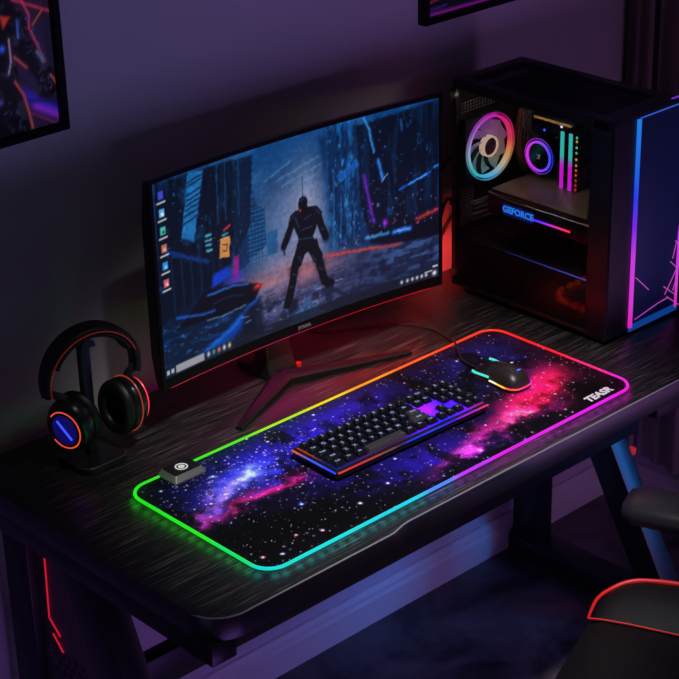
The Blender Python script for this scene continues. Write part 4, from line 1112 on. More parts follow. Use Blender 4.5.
# cooler pump with ring light, hoses
QC = (1.0, 0.392, 0.949)
MQ = Matrix.Translation((1.045, QC[1], QC[2])) @ Matrix.Rotation(-PI / 2, 4, 'Y')
mb = MB(); mb.lathe([(0.030, 0), (0.034, 0.004), (0.034, 0.040), (0.031, 0.045), (0.0, 0.045)], 40, MQ, True); pump = mb.build('cooler_pump', M_gloss, pc)
def qcol(p):
    t = max(0, min(1, ((QC[1] - p.y) / 0.031 + 1) / 2)); s = max(0, min(1, ((p.z - QC[2]) / 0.031 + 1) / 2))
    a_, b_ = rgb(220, 40, 215), rgb(40, 70, 250)
    return tuple(a_[i] * (1 - t) + b_[i] * t for i in range(3))
for r0, r1, k in ((0.0245, 0.0285, 1.3), (0.0318, 0.0335, 0.6)):
    mb = MB(); mb.loft([[MQ @ Vector((r * math.cos(2 * PI * k2 / 48), r * math.sin(2 * PI * k2 / 48), h)) for k2 in range(48)] for r, h in ((r0, 0.0445), (r1, 0.0445), (r1, 0.0475 if r1 < 0.03 else 0.0455), (r0, 0.0475 if r1 < 0.03 else 0.0455), (r0, 0.0445))], True, False)
    mb.build('pump_ring_light', glow('pump_ring_%d' % int(r1 * 1e4), (1, 1, 1), k, 'tint'), pump, color=qcol)
text_mesh('pump_logo', 'K', 0.012, MQ @ Matrix.Translation((0, 0, 0.0465)) @ Matrix.Rotation(PI / 2, 4, 'Z'), M_white, pump, 0.0004, bold=0.0004)
M_hose = mat('braided_hose', rgb(24, 23, 24), 0.6)
for dy in (0.0, 0.018):
    mb = MB(); mb.tube(smooth_path([(1.012, 0.405 + dy * 0.6, 0.978), (0.995, 0.41 + dy * 0.6, 1.005), (0.995, 0.40 + dy * 0.5, 1.045), (0.99, 0.36 + dy, 1.062)], 8), 0.0055, 10); mb.build('cooling_hose', M_hose, pc)
# memory sticks
for i, (y, cc) in enumerate(((0.3365, 0), (0.3175, 1))):
    mb = MB(); mb.box(0.998, 1.045, y - 0.0035, y + 0.0035, 0.903, 1.010); rm = mb.build('memory_stick', M_black, pc, bevel=0.0008)
    mb = MB()
    for k in range(12):
        z0 = 0.904 + k * 0.105 / 12
        mb.box(0.9955, 0.9985, y - 0.0033, y + 0.0033, z0, z0 + 0.105 / 12)
    def rcol(p):
        t = (p.z - 0.904) / 0.105
        if t < 0.46: return rgb(225, 25, 220)
        return tuple(q for q in (lin((0.22 + 0.25 * max(0, 0.62 - t), 0.80, 0.74)) if t > 0.5 else lin((0.55, 0.45, 0.75))))
    mb.build('light_bar', glow('memory_light_%d' % i, (1, 1, 1), 0.9, 'tint'), rm, color=rcol)
# graphics card
mb = MB(); mb.box(0.906, 1.043, 0.166, 0.428, 0.860, 0.900); gpu = mb.build('graphics_card', mat('card_shroud', rgb(40, 38, 36), 0.32, 0.5), pc, bevel=0.003)
mb = MB(); mb.box(0.912, 1.043, 0.170, 0.426, 0.9001, 0.9045); mb.build('back_plate', mat('back_plate', rgb(104, 92, 76), 0.4, 0.3), gpu, bevel=0.001)
MT = Matrix.Translation((0.9057, 0.356, 0.8765)) @ Matrix.Rotation(-PI / 2, 4, 'Z') @ Matrix.Rotation(PI / 2, 4, 'X')
text_mesh('card_lettering', 'GEFORCE', 0.0165, MT, glow('card_lettering_blue', rgb(40, 130, 240), 1.1), gpu, 0.0006, bold=0.0005)
mb = MB(); mb.box(0.9055, 0.9062, 0.322, 0.392, 0.866, 0.887); mb.build('lettering_panel', glow('card_blue_panel', rgb(6, 26, 110), 0.7), gpu)
def lcol(p):
    t = (0.325 - p.y) / 0.082
    st_ = [(0, (30, 40, 250)), (0.35, (110, 40, 240)), (0.6, (190, 40, 170)), (1.0, (245, 40, 60))]
    for (a0, c0), (a1, c1) in zip(st_[:-1], st_[1:]):
        if t <= a1:
            q = max(0, (t - a0) / (a1 - a0)); return tuple(rgb(*c0)[i] * (1 - q) + rgb(*c1)[i] * q for i in range(3))
    return rgb(245, 40, 60)
mb = MB(); mb.tube([(0.9052, 0.322 - 0.085 * k / 12, 0.8745) for k in range(13)], 0.002, 6); mb.build('card_light', glow('card_light', (1, 1, 1), 1.6, 'tint'), gpu, color=lcol)
mb = MB()
for y0 in (0.30, 0.21):
    mb.lathe([(0.038, 0), (0.038, 0.003), (0.03, 0.003), (0.03, 0.001), (0.012, 0.001), (0.012, 0.004), (0, 0.004)], 32, Matrix.Translation((0.972, y0, 0.8602)) @ Matrix.Rotation(PI, 4, 'X'))
mb.build('card_fans', M_black, gpu)
mb = MB()
for k in range(4):
    z = 0.824 + k * 0.010
    mb.box(0.925, 1.03, 0.478, 0.4865, z, z + 0.0055)
mb.build('slot_covers', M_greyp, pc)
mb = MB(); mb.tube([(0.9025, 0.425, 0.901), (0.904, 0.38, 0.8955), (0.9045, 0.17, 0.8965)], 0.0012, 6); mb.build('card_edge_trim', M_steel, gpu)
# cables inside
for k, (y, c) in enumerate(((0.452, (70, 34, 20)), (0.446, (96, 50, 22)), (0.440, (84, 40, 18)), (0.432, (40, 22, 16)), (0.424, (76, 42, 26)))):
    mb = MB(); mb.tube(smooth_path([(1.02, y, 1.045), (1.005, y - 0.004, 1.0), (1.008, y + 0.002, 0.95), (1.02, y - 0.004, 0.905)], 8), 0.0022, 6); mb.build('power_wire', mat('wire_%d' % k, rgb(*c), 0.5), pc)
for k in range(3):
    mb = MB(); mb.tube(smooth_path([(0.98, 0.20 + k * 0.008, 0.90 + 0.005 * k), (0.95, 0.19 + k * 0.008, 0.935), (1.0, 0.185 + k * 0.006, 0.95), (1.045, 0.19 + k * 0.006, 0.93)], 8), 0.003, 8); mb.build('card_power_cable', mat('card_wire_%d' % k, rgb(90, 20, 18) if k == 1 else rgb(20, 19, 20), 0.5), pc)
# front intake: inner plate with glowing red lines painted in for a reflection
fi = pbox('front_inner_panel', M_satin, (0.895, PX1 - 0.004, 0.168, 0.1715, 0.806, 1.070))
mb = MB(); mb.tube([(0.897, 0.1735, 1.0165), (0.93, 0.1735, 1.0165)], 0.0013, 6); mb.tube([(0.897, 0.1735, 1.026), (0.93, 0.1735, 1.026)], 0.0008, 6); mb.build('red_glow_line', glow('case_red_reflection', rgb(225, 40, 50), 1.1), fi)
# front bezel
mb = MB()
mb.loft([[(x, y, z) for x, z in rrect(PX0 + e, PX1 + 0.012 - e, T + 0.008 + e, PZ1 - 0.001 - e, 0.003, 2)] for y, e in ((PY0 + 0.042, 0.0), (PY0 + 0.004, 0.0), (PY0 + 0.001, 0.003))])
fb = mb.build('front_bezel', mat('bezel_blue_black', rgb(20, 21, 30), 0.35), pc)
pbox('front_glass', mat('front_dark_glass', rgb(48, 70, 112), 0.5, spec=0.2), (0.948, 1.064, PY0 - 0.003, PY0 + 0.001, T + 0.022, PZ1 - 0.006), fb, bevel=0.001)
def fl(p):
    t = (p.z - 0.715) / 0.38
    st_ = [(0, (225, 35, 190)), (0.12, (225, 60, 215)), (0.36, (205, 60, 235)), (0.5, (120, 40, 240)), (0.62, (40, 60, 245)), (0.75, (30, 100, 235)), (1.0, (30, 130, 235))]
    for (a0, c0), (a1, c1) in zip(st_[:-1], st_[1:]):
        if t <= a1:
            q = max(0, (t - a0) / (a1 - a0)); return tuple(rgb(*c0)[i] * (1 - q) + rgb(*c1)[i] * q for i in range(3))
    return rgb(30, 130, 235)
M_fl = glow('front_light_bar', (1, 1, 1), 0.9, 'tint')
mb = MB()
for k in range(24):
    z = 0.716 + k * 0.376 / 24; mb.box(0.9400, 0.9465, PY0 - 0.0035, PY0 + 0.001, z, z + 0.376 / 24)
mb.build('front_light_bar', M_fl, fb, color=fl)
mb = MB()
for k in range(24):
    z = 0.716 + k * 0.376 / 24; mb.box(1.0645, 1.0705, PY0 - 0.0035, PY0 + 0.001, z, z + 0.376 / 24)
mb.build('front_light_bar', M_fl, fb, color=lambda p: tuple(q * (1.0 if p.z < 0.86 else (0.06 if p.z < 1.06 else 0.8)) for q in (fl(p) if p.z < 1.0 else rgb(200, 40, 215))))
mb = MB(); mb.prism([(0.940, T + 0.009), (1.072, T + 0.009), (1.072, T + 0.021), (0.946, T + 0.021)], PY0 - 0.003, PY0 + 0.001, 'y')
mb.build('bottom_strip', glow('bottom_blue_strip', rgb(14, 66, 150), 0.75), fb)
mb = MB(); mb.box(0.945, 1.072, PY0 - 0.0036, PY0 - 0.001, PZ1 - 0.0065, PZ1 - 0.0052); mb.build('top_light_line', glow('top_blue_line', rgb(50, 90, 200), 0.9), fb)
mb = MB(); mb.box(1.045, 1.068, PY0 + 0.010, PY0 + 0.014, PZ1 - 0.001, PZ1 + 0.0006); mb.build('port_light', glow('port_light', rgb(120, 50, 220), 0.9), pc)
mb = MB()
for x in (0.96, 0.985, 1.005):
    mb.box(x, x + 0.012, PY0 + 0.022, PY0 + 0.028, PZ1 - 0.001, PZ1 + 0.0006)
mb.build('ports', M_dark, pc)
CR= [[(0.9499, 0.8088), (0.9879, 0.7743)], [(0.9528, 0.729), (1.0183, 0.7398), (1.0435, 0.7412)], [(1.0404, 0.7441), (1.0769, 0.7169)], [(1.0302, 0.7665), (1.0694, 0.7367)], [(1.0648, 0.7898), (1.042, 0.7589), (1.0343, 0.7499)], [(1.0462, 0.8088), (1.0677, 0.7889)], [(1.0602, 0.8421), (1.0515, 0.8129)], [(1.0571, 0.8449), (1.0726, 0.829)], [(1.0661, 0.7742), (1.0569, 0.7504)]]
M_crack = glow('crack_light', (1, 1, 1), 0.8, 'tint')
mb = MB()
for c in CR:
    mb.tube([(x, PY0 - 0.0035, z) for x, z in c], 0.0008, 5)
mb.build('crack_pattern_light', M_crack, fb, color=lambda p: rgb(205, 80, 205) if p.z > 0.735 else rgb(215, 50, 225))

# cables from the tower behind the monitor
CW = [([(0.905, 0.499, 0.86), (0.905, 0.530, 0.855), (0.89, 0.54, 0.80), (0.84, 0.55, 0.755), (0.74, 0.55, 0.712), (0.66, 0.54, 0.703)], 'thick black cable from the back of the computer tower sagging behind the monitor'),
      ([(0.93, 0.499, 0.83), (0.93, 0.535, 0.82), (0.90, 0.55, 0.765), (0.85, 0.555, 0.735), (0.78, 0.555, 0.706), (0.68, 0.552, 0.7035)], 'lowest black cable behind the tower, drooping to the desk'),
      ([(0.915, 0.499, 0.93), (0.915, 0.535, 0.93), (0.885, 0.55, 0.87), (0.83, 0.555, 0.81), (0.72, 0.535, 0.775), (0.62, 0.475, 0.80)], 'highest black cable running from the tower towards the back of the monitor')]
for pth, lb in CW:
    c = thing('cable', lb, 'cable', pth[0])
    mb = MB(); mb.tube(smooth_path(pth, 8), 0.0032, 8); mb.build('cord', M_rubber, c)
    mb = MB(); mb.box(pth[0][0] - 0.009, pth[0][0] + 0.009, pth[0][1] - 0.0055, pth[0][1] + 0.014, pth[0][2] - 0.006, pth[0][2] + 0.006); mb.build('plug', M_black, c, bevel=0.001)

# ------------------------------------------------------------------ pictures on the wall
PO= {'body': [(-0.034, 1.408), (0.051, 1.391), (0.057, 1.36), (0.049, 1.303), (0.05, 1.272), (0.056, 1.248), (0.064, 1.192), (-0.049, 1.168)], 'arm': [(0.053, 1.385), (0.074, 1.357), (0.087, 1.317), (0.098, 1.292), (0.117, 1.265), (0.118, 1.244), (0.099, 1.232), (0.082, 1.239), (0.081, 1.265), (0.061, 1.293), (0.047, 1.315)], 'l1': [(0.052, 1.391), (0.118, 1.36)], 'l2': [(0.067, 1.388), (0.078, 1.363), (0.076, 1.345), (0.087, 1.318), (0.098, 1.289)], 'l3': [(0.082, 1.347), (0.101, 1.366)], 'tri': [(0.028, 1.372), (0.046, 1.367), (0.032, 1.351)], 'l4': [(0.046, 1.307), (0.066, 1.287)], 'l5': [(0.043, 1.271), (0.056, 1.248), (0.063, 1.216), (0.066, 1.195)], 'g1': [(0.057, 1.36), (0.056, 1.334)], 'g2': [(0.086, 1.307), (0.095, 1.29)], 'g3': [(0.027, 1.323)], 'hand': [(0.106, 1.267), (0.117, 1.249)], 'blue': [(0.052, 1.26), (0.12, 1.213), (0.121, 1.199), (0.06, 1.234)], 'l6': [(0.067, 1.217), (0.112, 1.19)], 'l7': [(0.04, 1.335), (0.04, 1.302), (0.034, 1.284)], 'q': [(0.883, 1.194), (0.883, 1.189), (1.008, 1.188), (1.088, 1.187), (1.008, 1.196)], 'q1': [(0.89, 1.191), (1.08, 1.187)], 'q2': [(0.893, 1.212), (0.931, 1.215)], 'q3': [(0.893, 1.197), (0.956, 1.201)]}
M_poster = printed('poster_painted_glow', 'tint', 0.35, 0.3, 0.55)  # glow added to the prints in place of light falling on them
def picture(label, x0, x1, z0, z1, art, nu, nv):
    t = thing('picture_frame', label, 'picture', ((x0 + x1) / 2, WY, z0))
    mb = MB(); w = 0.0105
    o_ = [(x0, z0), (x1, z0), (x1, z1), (x0, z1)]; i_ = [(x0 + w, z0 + w), (x1 - w, z0 + w), (x1 - w, z1 - w), (x0 + w, z1 - w)]
    mb.loft([[(p[0], WY - 0.0005, p[1]) for p in o_], [(p[0], WY - 0.020, p[1]) for p in o_], [(p[0], WY - 0.020, p[1]) for p in i_], [(p[0], WY - 0.006, p[1]) for p in i_]], True, False)
    mb.build('frame', M_matte, t, smooth=20)
    grid_mesh('print', nu, nv, lambda u, v: (x0 + w + u * (x1 - x0 - 2 * w), np.full_like(u, WY - 0.0075), z0 + w + v * (z1 - z0 - 2 * w)), lambda u, v: art(x0 + w + u * (x1 - x0 - 2 * w), z0 + w + v * (z1 - z0 - 2 * w)), M_poster, t)
def warrior(X, Z):
    a = Art(X * 100, Z * 100, (34, 26, 54))
    S = lambda k: [(x * 100, z * 100) for x, z in PO[k]]
    a.over(0.5 * fbm(X * 14, Z * 14, 8), (20, 14, 40))
    a.poly(S('blue'), (38, 30, 190), 0.9, 1.0); a.line([(7.5, 122.6), (12, 120)], 1.0, (150, 40, 200), 0.8, 0.8)
    a.line(S('l6'), 0.25, (150, 40, 110), 0.7, 0.2)
    a.line([(5, 124), (12, 122.5)], 0.5, (20, 18, 60), 0.7, 0.4)
    D = (10, 9, 16)
    a.poly(S('body') , D, 1.0, 0.3)
    a.poly([(-30, 118), (-12, 140), (-22, 150), (-26, 134)], D, 1.0, 0.3)
    a.poly([(-16, 139), (6, 139), (8, 141), (2, 147), (-12, 147)], D, 1.0, 0.3)
    a.blob((-4, 150.5), 3.4, 4.4, D, 1.0)
    a.poly(S('arm'), D, 1.0, 0.3)
    m = sstep(0.58, 0.72, fbm(X * 60, Z * 60, 17, 3))
    body = np.zeros(len(X)); b_ = Art(a.X, a.Y, (0, 0, 0)); b_.poly(S('body'), (255, 255, 255), 1.0, 0.3); b_.poly(S('arm'), (255, 255, 255), 1.0, 0.3); body = b_.c[:, 0]
    a.over(body * m * 0.6, (40, 44, 70))
    a.poly(S('tri'), (190, 50, 40), 0.9, 0.3)
    for k, w_, c in (('l1', 0.3, (205, 50, 90)), ('l2', 0.22, (215, 70, 110)), ('l3', 0.16, (190, 90, 70)), ('l4', 0.2, (215, 80, 90)), ('l5', 0.22, (215, 90, 90)), ('g1', 0.25, (70, 110, 210)), ('g2', 0.3, (110, 160, 215)), ('hand', 0.2, (220, 100, 90)), ('l7', 0.2, (190, 150, 190))):
        a.line(S(k), w_ * 3.5, tuple(q * 0.35 for q in c), 0.5, 0.9); a.line(S(k), w_, c, 0.95, 0.22)
    a.blob(S('g3')[0], 0.5, 0.6, (50, 90, 240), 1.0); a.blob((1.5, 124.5), 0.4, 0.5, (60, 90, 230), 0.7)
    rs_ = np.random.RandomState(6)
    for p0, p1, n_ in (((5.5, 138), (7.5, 133), 9), ((8, 132), (10, 128), 12), ((9.6, 127.5), (11, 124.5), 10), ((-2, 138), (4, 128), 14), ((-1, 127), (5, 120), 12)):
        for k_ in range(n_):
            t_ = rs_.rand(); x_ = p0[0] + (p1[0] - p0[0]) * t_ + rs_.normal(0, 0.7); z_ = p0[1] + (p1[1] - p0[1]) * t_ + rs_.normal(0, 0.7)
            a.line([(x_, z_), (x_ + rs_.normal(0, 0.5), z_ + rs_.normal(0, 0.5))], 0.12, [(50, 60, 120), (40, 80, 170), (120, 60, 80), (30, 34, 56)][rs_.randint(4)], 0.8, 0.2)
    a.line([(-8, 151), (-2, 151)], 0.7, (220, 60, 80), 0.9, 0.3)
    return a.c
picture('framed poster above the headphones showing an armoured fighter with red neon lines', -0.33, 0.1235, 1.182, 1.70, warrior, 190, 215)
def streaks(X, Z):
    a = Art(X * 100, Z * 100, (10, 10, 20))
    a.line([(88.5, 119.2), (120, 118.6)], 0.9, (80, 20, 120), 0.9, 0.5)
    t = sstep(0.89, 0.93, X)
    a.over(sstep(0.6, 0.1, np.abs(Z * 100 - (119.1 - (X - 0.89) * 1.5)) ) * (1 - t) * 0.9, (40, 40, 190))
    a.over(sstep(0.5, 0.1, np.abs(Z * 100 - (119.1 - (X - 0.89) * 1.0)) ) * t * 0.9, (120, 25, 120))
    a.line([(89.3, 121.2), (94, 121.8)], 0.35, (170, 40, 90), 0.8, 0.25); a.line([(89.3, 120), (95, 120.2)], 0.3, (80, 40, 150), 0.8, 0.25)
    a.poly([(95, 122), (103, 122), (107, 140), (100, 155), (93, 140)], (24, 26, 44), 1.0, 0.6)
    a.line([(98, 122), (101, 140), (99, 152)], 0.4, (170, 40, 120), 0.9, 0.3); a.line([(105, 122), (106, 140)], 0.4, (50, 70, 200), 0.9, 0.3)
    return a.c
picture('framed dark poster with violet streaks, high on the wall above the monitor', 0.8850, 1.33, 1.178, 1.70, streaks, 150, 180)

# ------------------------------------------------------------------ curtains along the right wall
M_cur = mat('curtain_cloth', rgb(150, 138, 142), 0.9, spec=0.1, bump=0.1, scale=500)
def curtain(y0, y1, label, folds):
    t = thing('curtain', label, 'curtain', (1.468, (y0 + y1) / 2, 0.12), 'curtain panels along the right wall')
    n = folds * 10
    front = [(1.466 - 0.006 * math.sin(2 * PI * folds * k / n + 0.6) - 0.004 * math.sin(5.1 * k / n), y0 + (y1 - y0) * k / n) for k in range(n + 1)]
    back = [(x + 0.004, y) for x, y in front][::-1]
    mb = MB(); mb.prism(front + back, 0.115, 2.62, 'z'); mb.build('cloth', M_cur, t, smooth=60)
    mb = MB(); mb.tube([(1.468, y0 + 0.005, 2.632), (1.468, y1 - 0.005, 2.632)], 0.010, 10); mb.build('heading', M_cur, t)
curtain(0.506, 0.572, 'narrow grey curtain panel hanging in the corner against the back wall', 2)
curtain(0.335, 0.492, 'wider grey curtain panel hanging nearer the viewer than the corner panel', 3)
curtain(0.04, 0.325, 'grey curtain panel hidden mostly behind the computer tower, farthest from the corner', 6)
rod = thing('curtain_rod', 'thin black rod holding the grey curtains near the ceiling', 'curtain rod', (1.468, 0.3, 2.65))
mb = MB(); mb.tube([(1.468, 0.0, 2.655), (1.468, 0.577, 2.655)], 0.012, 12); mb.build('rod', M_metal, rod)

# ------------------------------------------------------------------ gaming chair
CF = Vector((-0.382, 0.924, 0)).normalized(); CR_ = Vector((CF.y, -CF.x, 0))
CO = Vector((0.467, -0.189, 0))      # right front corner of the seat panel
ch = thing('gaming_chair', 'black gaming chair with red piping pulled up to the front of the desk', 'chair', CO - CR_ * 0.17 - CF * 0.25)
def K(l, f, z): return CO + CR_ * l + CF * f + Vector((0, 0, z))
mb = MB()
rings = []
for f, dz, th in ((0.012, -0.045, 0.03), (0.004, -0.012, 0.085), (-0.02, -0.0015, 0.105), (-0.10, 0.0, 0.11), (-0.25, -0.006, 0.11), (-0.45, 0.0, 0.11), (-0.50, -0.02, 0.08)):
    ring = []
    for k in range(15):
        t = -0.36 + 0.375 * k / 14
        crown = 0.006 * math.sin(PI * k / 14)
        ring.append(K(t, f, 0.495 + dz + crown - (0.012 if k in (0,) else 0)))
    for k in range(14, -1, -1):
        t = -0.36 + 0.375 * k / 14
        ring.append(K(t, f, 0.495 + dz - th))
    rings.append(ring)
mb.loft(rings); seat = mb.build('seat', M_leather, ch, smooth=50)
def bolster(side):
    lat = (lambda l: l) if side > 0 else (lambda l: -0.345 - l)
    mb = MB(); R = []
    for f, w, h, dz in ((0.006, 0.030, 0.004, -0.030), (0.0, 0.052, 0.010, -0.006), (-0.012, 0.080, 0.014, 0.0), (-0.03, 0.098, 0.018, 0.001), (-0.06, 0.108, 0.022, 0.002), (-0.12, 0.112, 0.026, 0.002), (-0.30, 0.112, 0.030, 0.002), (-0.46, 0.105, 0.030, 0.002), (-0.50, 0.07, 0.01, -0.01)):
        ring = []
        for u, v in ((0.0, 0.0), (0.18, 0.30), (0.42, 0.72), (0.66, 0.97), (0.86, 1.0), (0.97, 0.75), (1.0, 0.2), (1.0, -1.6), (0.94, -3.2), (0.3, -3.4), (0.0, -3.0)):
            hz = v * h if v > 0 else v * 0.028
            ring.append(K(lat(0.006 + u * w), f, 0.493 + dz + hz))
        R.append(ring)
    mb.loft(R); b_ = mb.build('side_bolster', M_leather, ch, smooth=60)
    M_pip = mat('red_piping', rgb(225, 22, 24), 0.5) if 'red_piping' not in bpy.data.materials else bpy.data.materials['red_piping']
    mb = MB(); mb.tube(smooth_path([K(lat(0.003), 0.004, 0.495), K(lat(0.048), 0.003, 0.503), K(lat(0.080), -0.014, 0.508), K(lat(0.098), -0.036, 0.513), K(lat(0.106), -0.066, 0.516), K(lat(0.110), -0.125, 0.519), K(lat(0.110), -0.30, 0.523), K(lat(0.10), -0.46, 0.522)], 6), [0.0022 + 0.0018 * min(1, i / 14) for i in range(43)], 8)
    mb.build('outer_piping', M_pip, b_)
    mb = MB(); mb.tube(smooth_path([K(lat(0.003), 0.003, 0.4955), K(lat(0.004), -0.03, 0.4985), K(lat(0.005), -0.10, 0.4995), K(lat(0.006), -0.30, 0.497), K(lat(0.006), -0.45, 0.497)], 6), 0.0016, 6)
    mb.build('seam_piping', M_pip, b_)
bolster(1); bolster(-1)
for side in (1, -1):
    lc = 0.125 if side > 0 else -0.47
    mb = MB(); R = []
    for f, w, z0, z1 in ((-0.012, 0.022, 0.628, 0.640), (-0.016, 0.034, 0.620, 0.646), (-0.035, 0.044, 0.617, 0.650), (-0.14, 0.046, 0.617, 0.651), (-0.24, 0.042, 0.617, 0.650), (-0.262, 0.026, 0.622, 0.644)):
        R.append([K(lc + w * c, f, z) for c, z in ((-1, (z0 + z1) / 2), (-0.92, z1 - 0.006), (-0.7, z1), (0.7, z1), (0.92, z1 - 0.006), (1, (z0 + z1) / 2), (0.92, z0 + 0.004), (0.7, z0), (-0.7, z0), (-0.92, z0 + 0.004))])
    mb.loft(R); ar = mb.build('armrest', M_rubber if False else mat('armrest_pad_%d' % (side + 1), rgb(34, 32, 36), 0.4), ch, smooth=50)
    mb = MB(); mb.tube([K(lc, -0.15, 0.617), K(lc, -0.15, 0.44)], 0.016, 12); mb.tube([K(lc, -0.15, 0.44), K(lc - side * 0.16, -0.15, 0.385)], 0.014, 8); mb.build('armrest_post', M_black, ch)
mb = MB()
R = []
for h, w, th, lean in ((0.49, 0.19, 0.05, 0.0), (0.56, 0.21, 0.05, 0.012), (0.70, 0.24, 0.045, 0.04), (0.86, 0.255, 0.04, 0.075), (1.0, 0.25, 0.04, 0.105), (1.12, 0.20, 0.035, 0.13), (1.22, 0.16, 0.03, 0.15), (1.26, 0.12, 0.02, 0.158)):
    R.append([K(-0.172 + w * c, -0.47 - lean + d * th, h) for c, d in ((-1, 0.6), (-0.85, 1.4), (-0.6, 0.9), (0, 0.75), (0.6, 0.9), (0.85, 1.4), (1, 0.6), (0.95, -0.6), (0.5, -1), (-0.5, -1), (-0.95, -0.6))])
mb.loft(R); mb.build('backrest', M_leather, ch, smooth=60)
mb = MB(); mb.lathe([(0.028, 0.16), (0.028, 0.30), (0.018, 0.30), (0.018, 0.385)], 20, Matrix.Translation(K(-0.17, -0.25, 0))); mb.build('gas_lift', M_dark, ch)
mb = MB(); mb.box(-0.09, 0.09, -0.12, 0.12, 0.368, 0.388, Matrix.Translation(K(-0.17, -0.25, 0))); mb.build('seat_plate', M_black, ch)
for k in range(5):
    a = 2 * PI * k / 5 + 0.3
    d = Vector((math.cos(a), math.sin(a), 0)); c0 = K(-0.17, -0.25, 0)
    n_ = Vector((-d.y, d.x, 0))
    mb = MB(); mb.loft([[c0 + d * r + n_ * w * s0 + Vector((0, 0, z)) for s0, z in ((-1, z0), (1, z0), (1, z1), (-1, z1))] for r, w, z0, z1 in ((0.02, 0.032, 0.10, 0.165), (0.16, 0.024, 0.085, 0.12), (0.30, 0.018, 0.065, 0.088))]); lg = mb.build('star_leg', M_black, ch)
    mb = MB()
    p = c0 + d * 0.285
    for s0 in (-1, 1):
        Mw = Matrix.Translation(p + Vector((0, 0, 0.0285))) @ Matrix.Rotation(a + 0.5, 4, 'Z') @ Matrix.Rotation(PI / 2, 4, 'X') @ Matrix.Translation((0, 0, s0 * 0.014 - 0.008))
        mb.lathe([(0.02, 0), (0.028, 0.002), (0.028, 0.014), (0.02, 0.016)], 20, Mw)
    mb.tube([p + Vector((0, 0, 0.028)), p + Vector((0, 0, 0.072))], 0.006, 8)
    mb.build('caster', M_rubber, lg)

# ------------------------------------------------------------------ light
def spot(name, loc, target, col, energy, size, blend=0.2, radius=0.05):
    d = bpy.data.lights.new(name, 'SPOT'); d.color = col; d.energy = energy; d.spot_size = math.radians(size); d.spot_blend = blend; d.shadow_soft_size = radius
    ob = bpy.data.objects.new(name, d); COL.objects.link(ob); ob.location = loc
    ob.rotation_euler = (Vector(target) - Vector(loc)).to_track_quat('-Z', 'Y').to_euler()
    return ob
def area(name, loc, target, col, energy, sx_, sy_, spread=180):
    d = bpy.data.lights.new(name, 'AREA'); d.color = col; d.energy = energy; d.shape = 'RECTANGLE'; d.size = sx_; d.size_y = sy_; d.spread = math.radians(spread)
    ob = bpy.data.objects.new(name, d); COL.objects.link(ob); ob.location = loc
    ob.rotation_euler = (Vector(target) - Vector(loc)).to_track_quat('-Z', 'Y').to_euler()
    return ob
RIM_W = 0.0052
spot('uplight_violet', (-0.4, -1.2, 1.085), (-0.4, -1.2, 3.0), (0.42, 0.38, 1.0), 21, 178, 0.05, 0.05)
spot('uplight_magenta', (0.75, -0.9, 1.085), (0.75, -0.9, 3.0), (0.60, 0.27, 1.0), 9, 178, 0.05, 0.05)
spot('added_mat_spot', (0.05, -0.75, 2.7), (0.40, 0.09, 0.70), (1.0, 0.97, 1.0), 185, 29, 0.75, 0.08)  # unseen spot added to brighten the mat print
area('low_violet_light', (-0.1, -0.4, 0.2), (0.3, 0.58, 0.1), (0.46, 0.19, 1.0), 1.6, 0.4, 0.2)
area('low_purple_light', (1.35, -0.7, 0.42), (1.35, 0.5, 0.1), (0.75, 0.28, 0.75), 1.6, 0.3, 0.3)
area('left_violet_light', (-1.3, -0.3, 0.5), (-0.1, 0.4, 0.4), (0.45, 0.32, 1.0), 0.8, 0.4, 0.4)
area('blue_panel_light', (1.44, -0.10, 0.46), (1.15, 0.27, 0.30), (0.02, 0.26, 1.0), 0.55, 0.3, 0.45, 40)
area('blue_corner_light', (1.46, -0.72, 0.32), (0.6, 0.0, 0.3), (0.06, 0.22, 1.0), 1.3, 0.7, 0.5)
spot('blue_front_light', (1.3, -2.4, 1.5), (0.95, 0.1, 0.82), (0.10, 0.28, 1.0), 30, 11.5, 0.6, 0.2)
spot('blue_floor_light', (0.3, -1.9, 1.6), (0.65, -0.1, 0.0), (0.02, 0.13, 1.0), 40, 22, 0.9, 0.15)
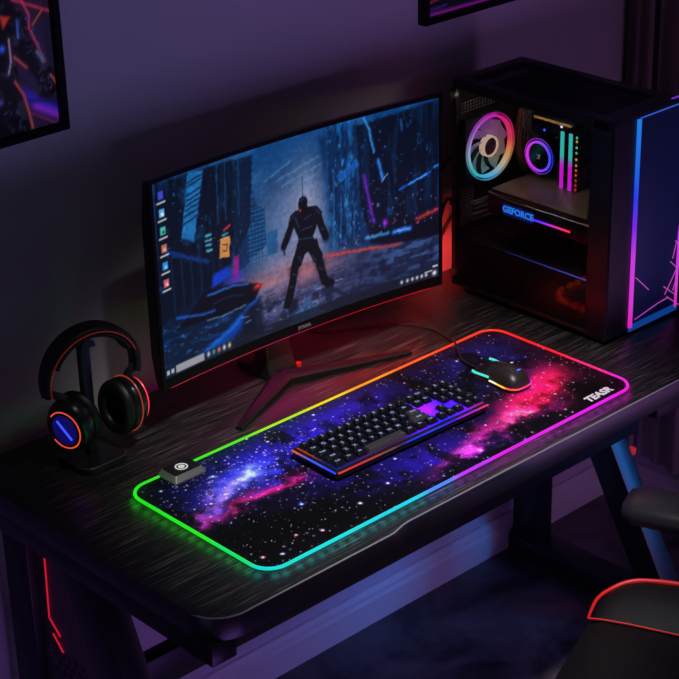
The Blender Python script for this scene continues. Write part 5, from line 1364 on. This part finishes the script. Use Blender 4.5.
area('added_red_fill', (0.78, 0.47, 0.775), (0.94, 0.58, 0.735), (1.0, 0.06, 0.05), 0.14, 0.05, 0.02, 60)  # unseen lamp added to redden the wall beside the tower
WORLD = ((1.0, 0.70, 0.70), 0.02)

# unseen point lamps added along the mat's rim to widen its halo
rim_len = 0.0
for i in range(0, len(dense)):
    rim_len += (dense[i] - dense[i - 1]).length if i else 0.0
    if i == 0 or rim_len >= 0.0145:
        rim_len = 0.0
        p = dense[i]
        if 0.04 < p.x < 0.145 and p.y > 0.2:
            continue
        out = Vector((0.006 if p.x > PL - 0.01 else (-0.006 if p.x < 0.01 else 0), 0.006 if p.y > PW - 0.01 else (-0.006 if p.y < 0.01 else 0), 0))
        d = bpy.data.lights.new('rim_halo_fill', 'POINT'); d.energy = RIM_W; d.shadow_soft_size = 0.006; d.color = tuple(q ** 1.2 for q in rim_col(p))
        lo = bpy.data.objects.new('rim_halo_fill', d); COL.objects.link(lo); lo.location = p + out + Vector((0, 0, 0.008))

w = bpy.data.worlds.new('dim_room'); sc.world = w; w.use_nodes = True
bg = next(n_ for n_ in w.node_tree.nodes if n_.type == 'BACKGROUND')
bg.inputs['Color'].default_value = (*WORLD[0], 1); bg.inputs['Strength'].default_value = WORLD[1]

# ------------------------------------------------------------------ camera
cd = bpy.data.cameras.new('camera'); cam = bpy.data.objects.new('camera', cd); COL.objects.link(cam)
cd.sensor_width = 36; cd.lens = 97.78; cd.clip_start = 0.05; cd.clip_end = 60
right = Vector((0.728517, -0.684616, -0.023734)); up_ = Vector((0.309205, 0.297722, 0.903191)); bk = Vector((-0.611273, -0.665329, 0.428582))
Mx = Matrix(((right.x, up_.x, bk.x, -1.37014), (right.y, up_.y, bk.y, -1.64941), (right.z, up_.z, bk.z, 2.07169), (0, 0, 0, 1)))
cam.matrix_world = Mx
sc.camera = cam
sc.view_settings.view_transform = 'Standard'
sc.view_settings.look = 'None'
sc.view_settings.exposure = 0.0
sc.view_settings.gamma = 1.0
sc.view_settings.use_curve_mapping = False
sc.cycles.use_denoising = True
sc.cycles.max_bounces = 6
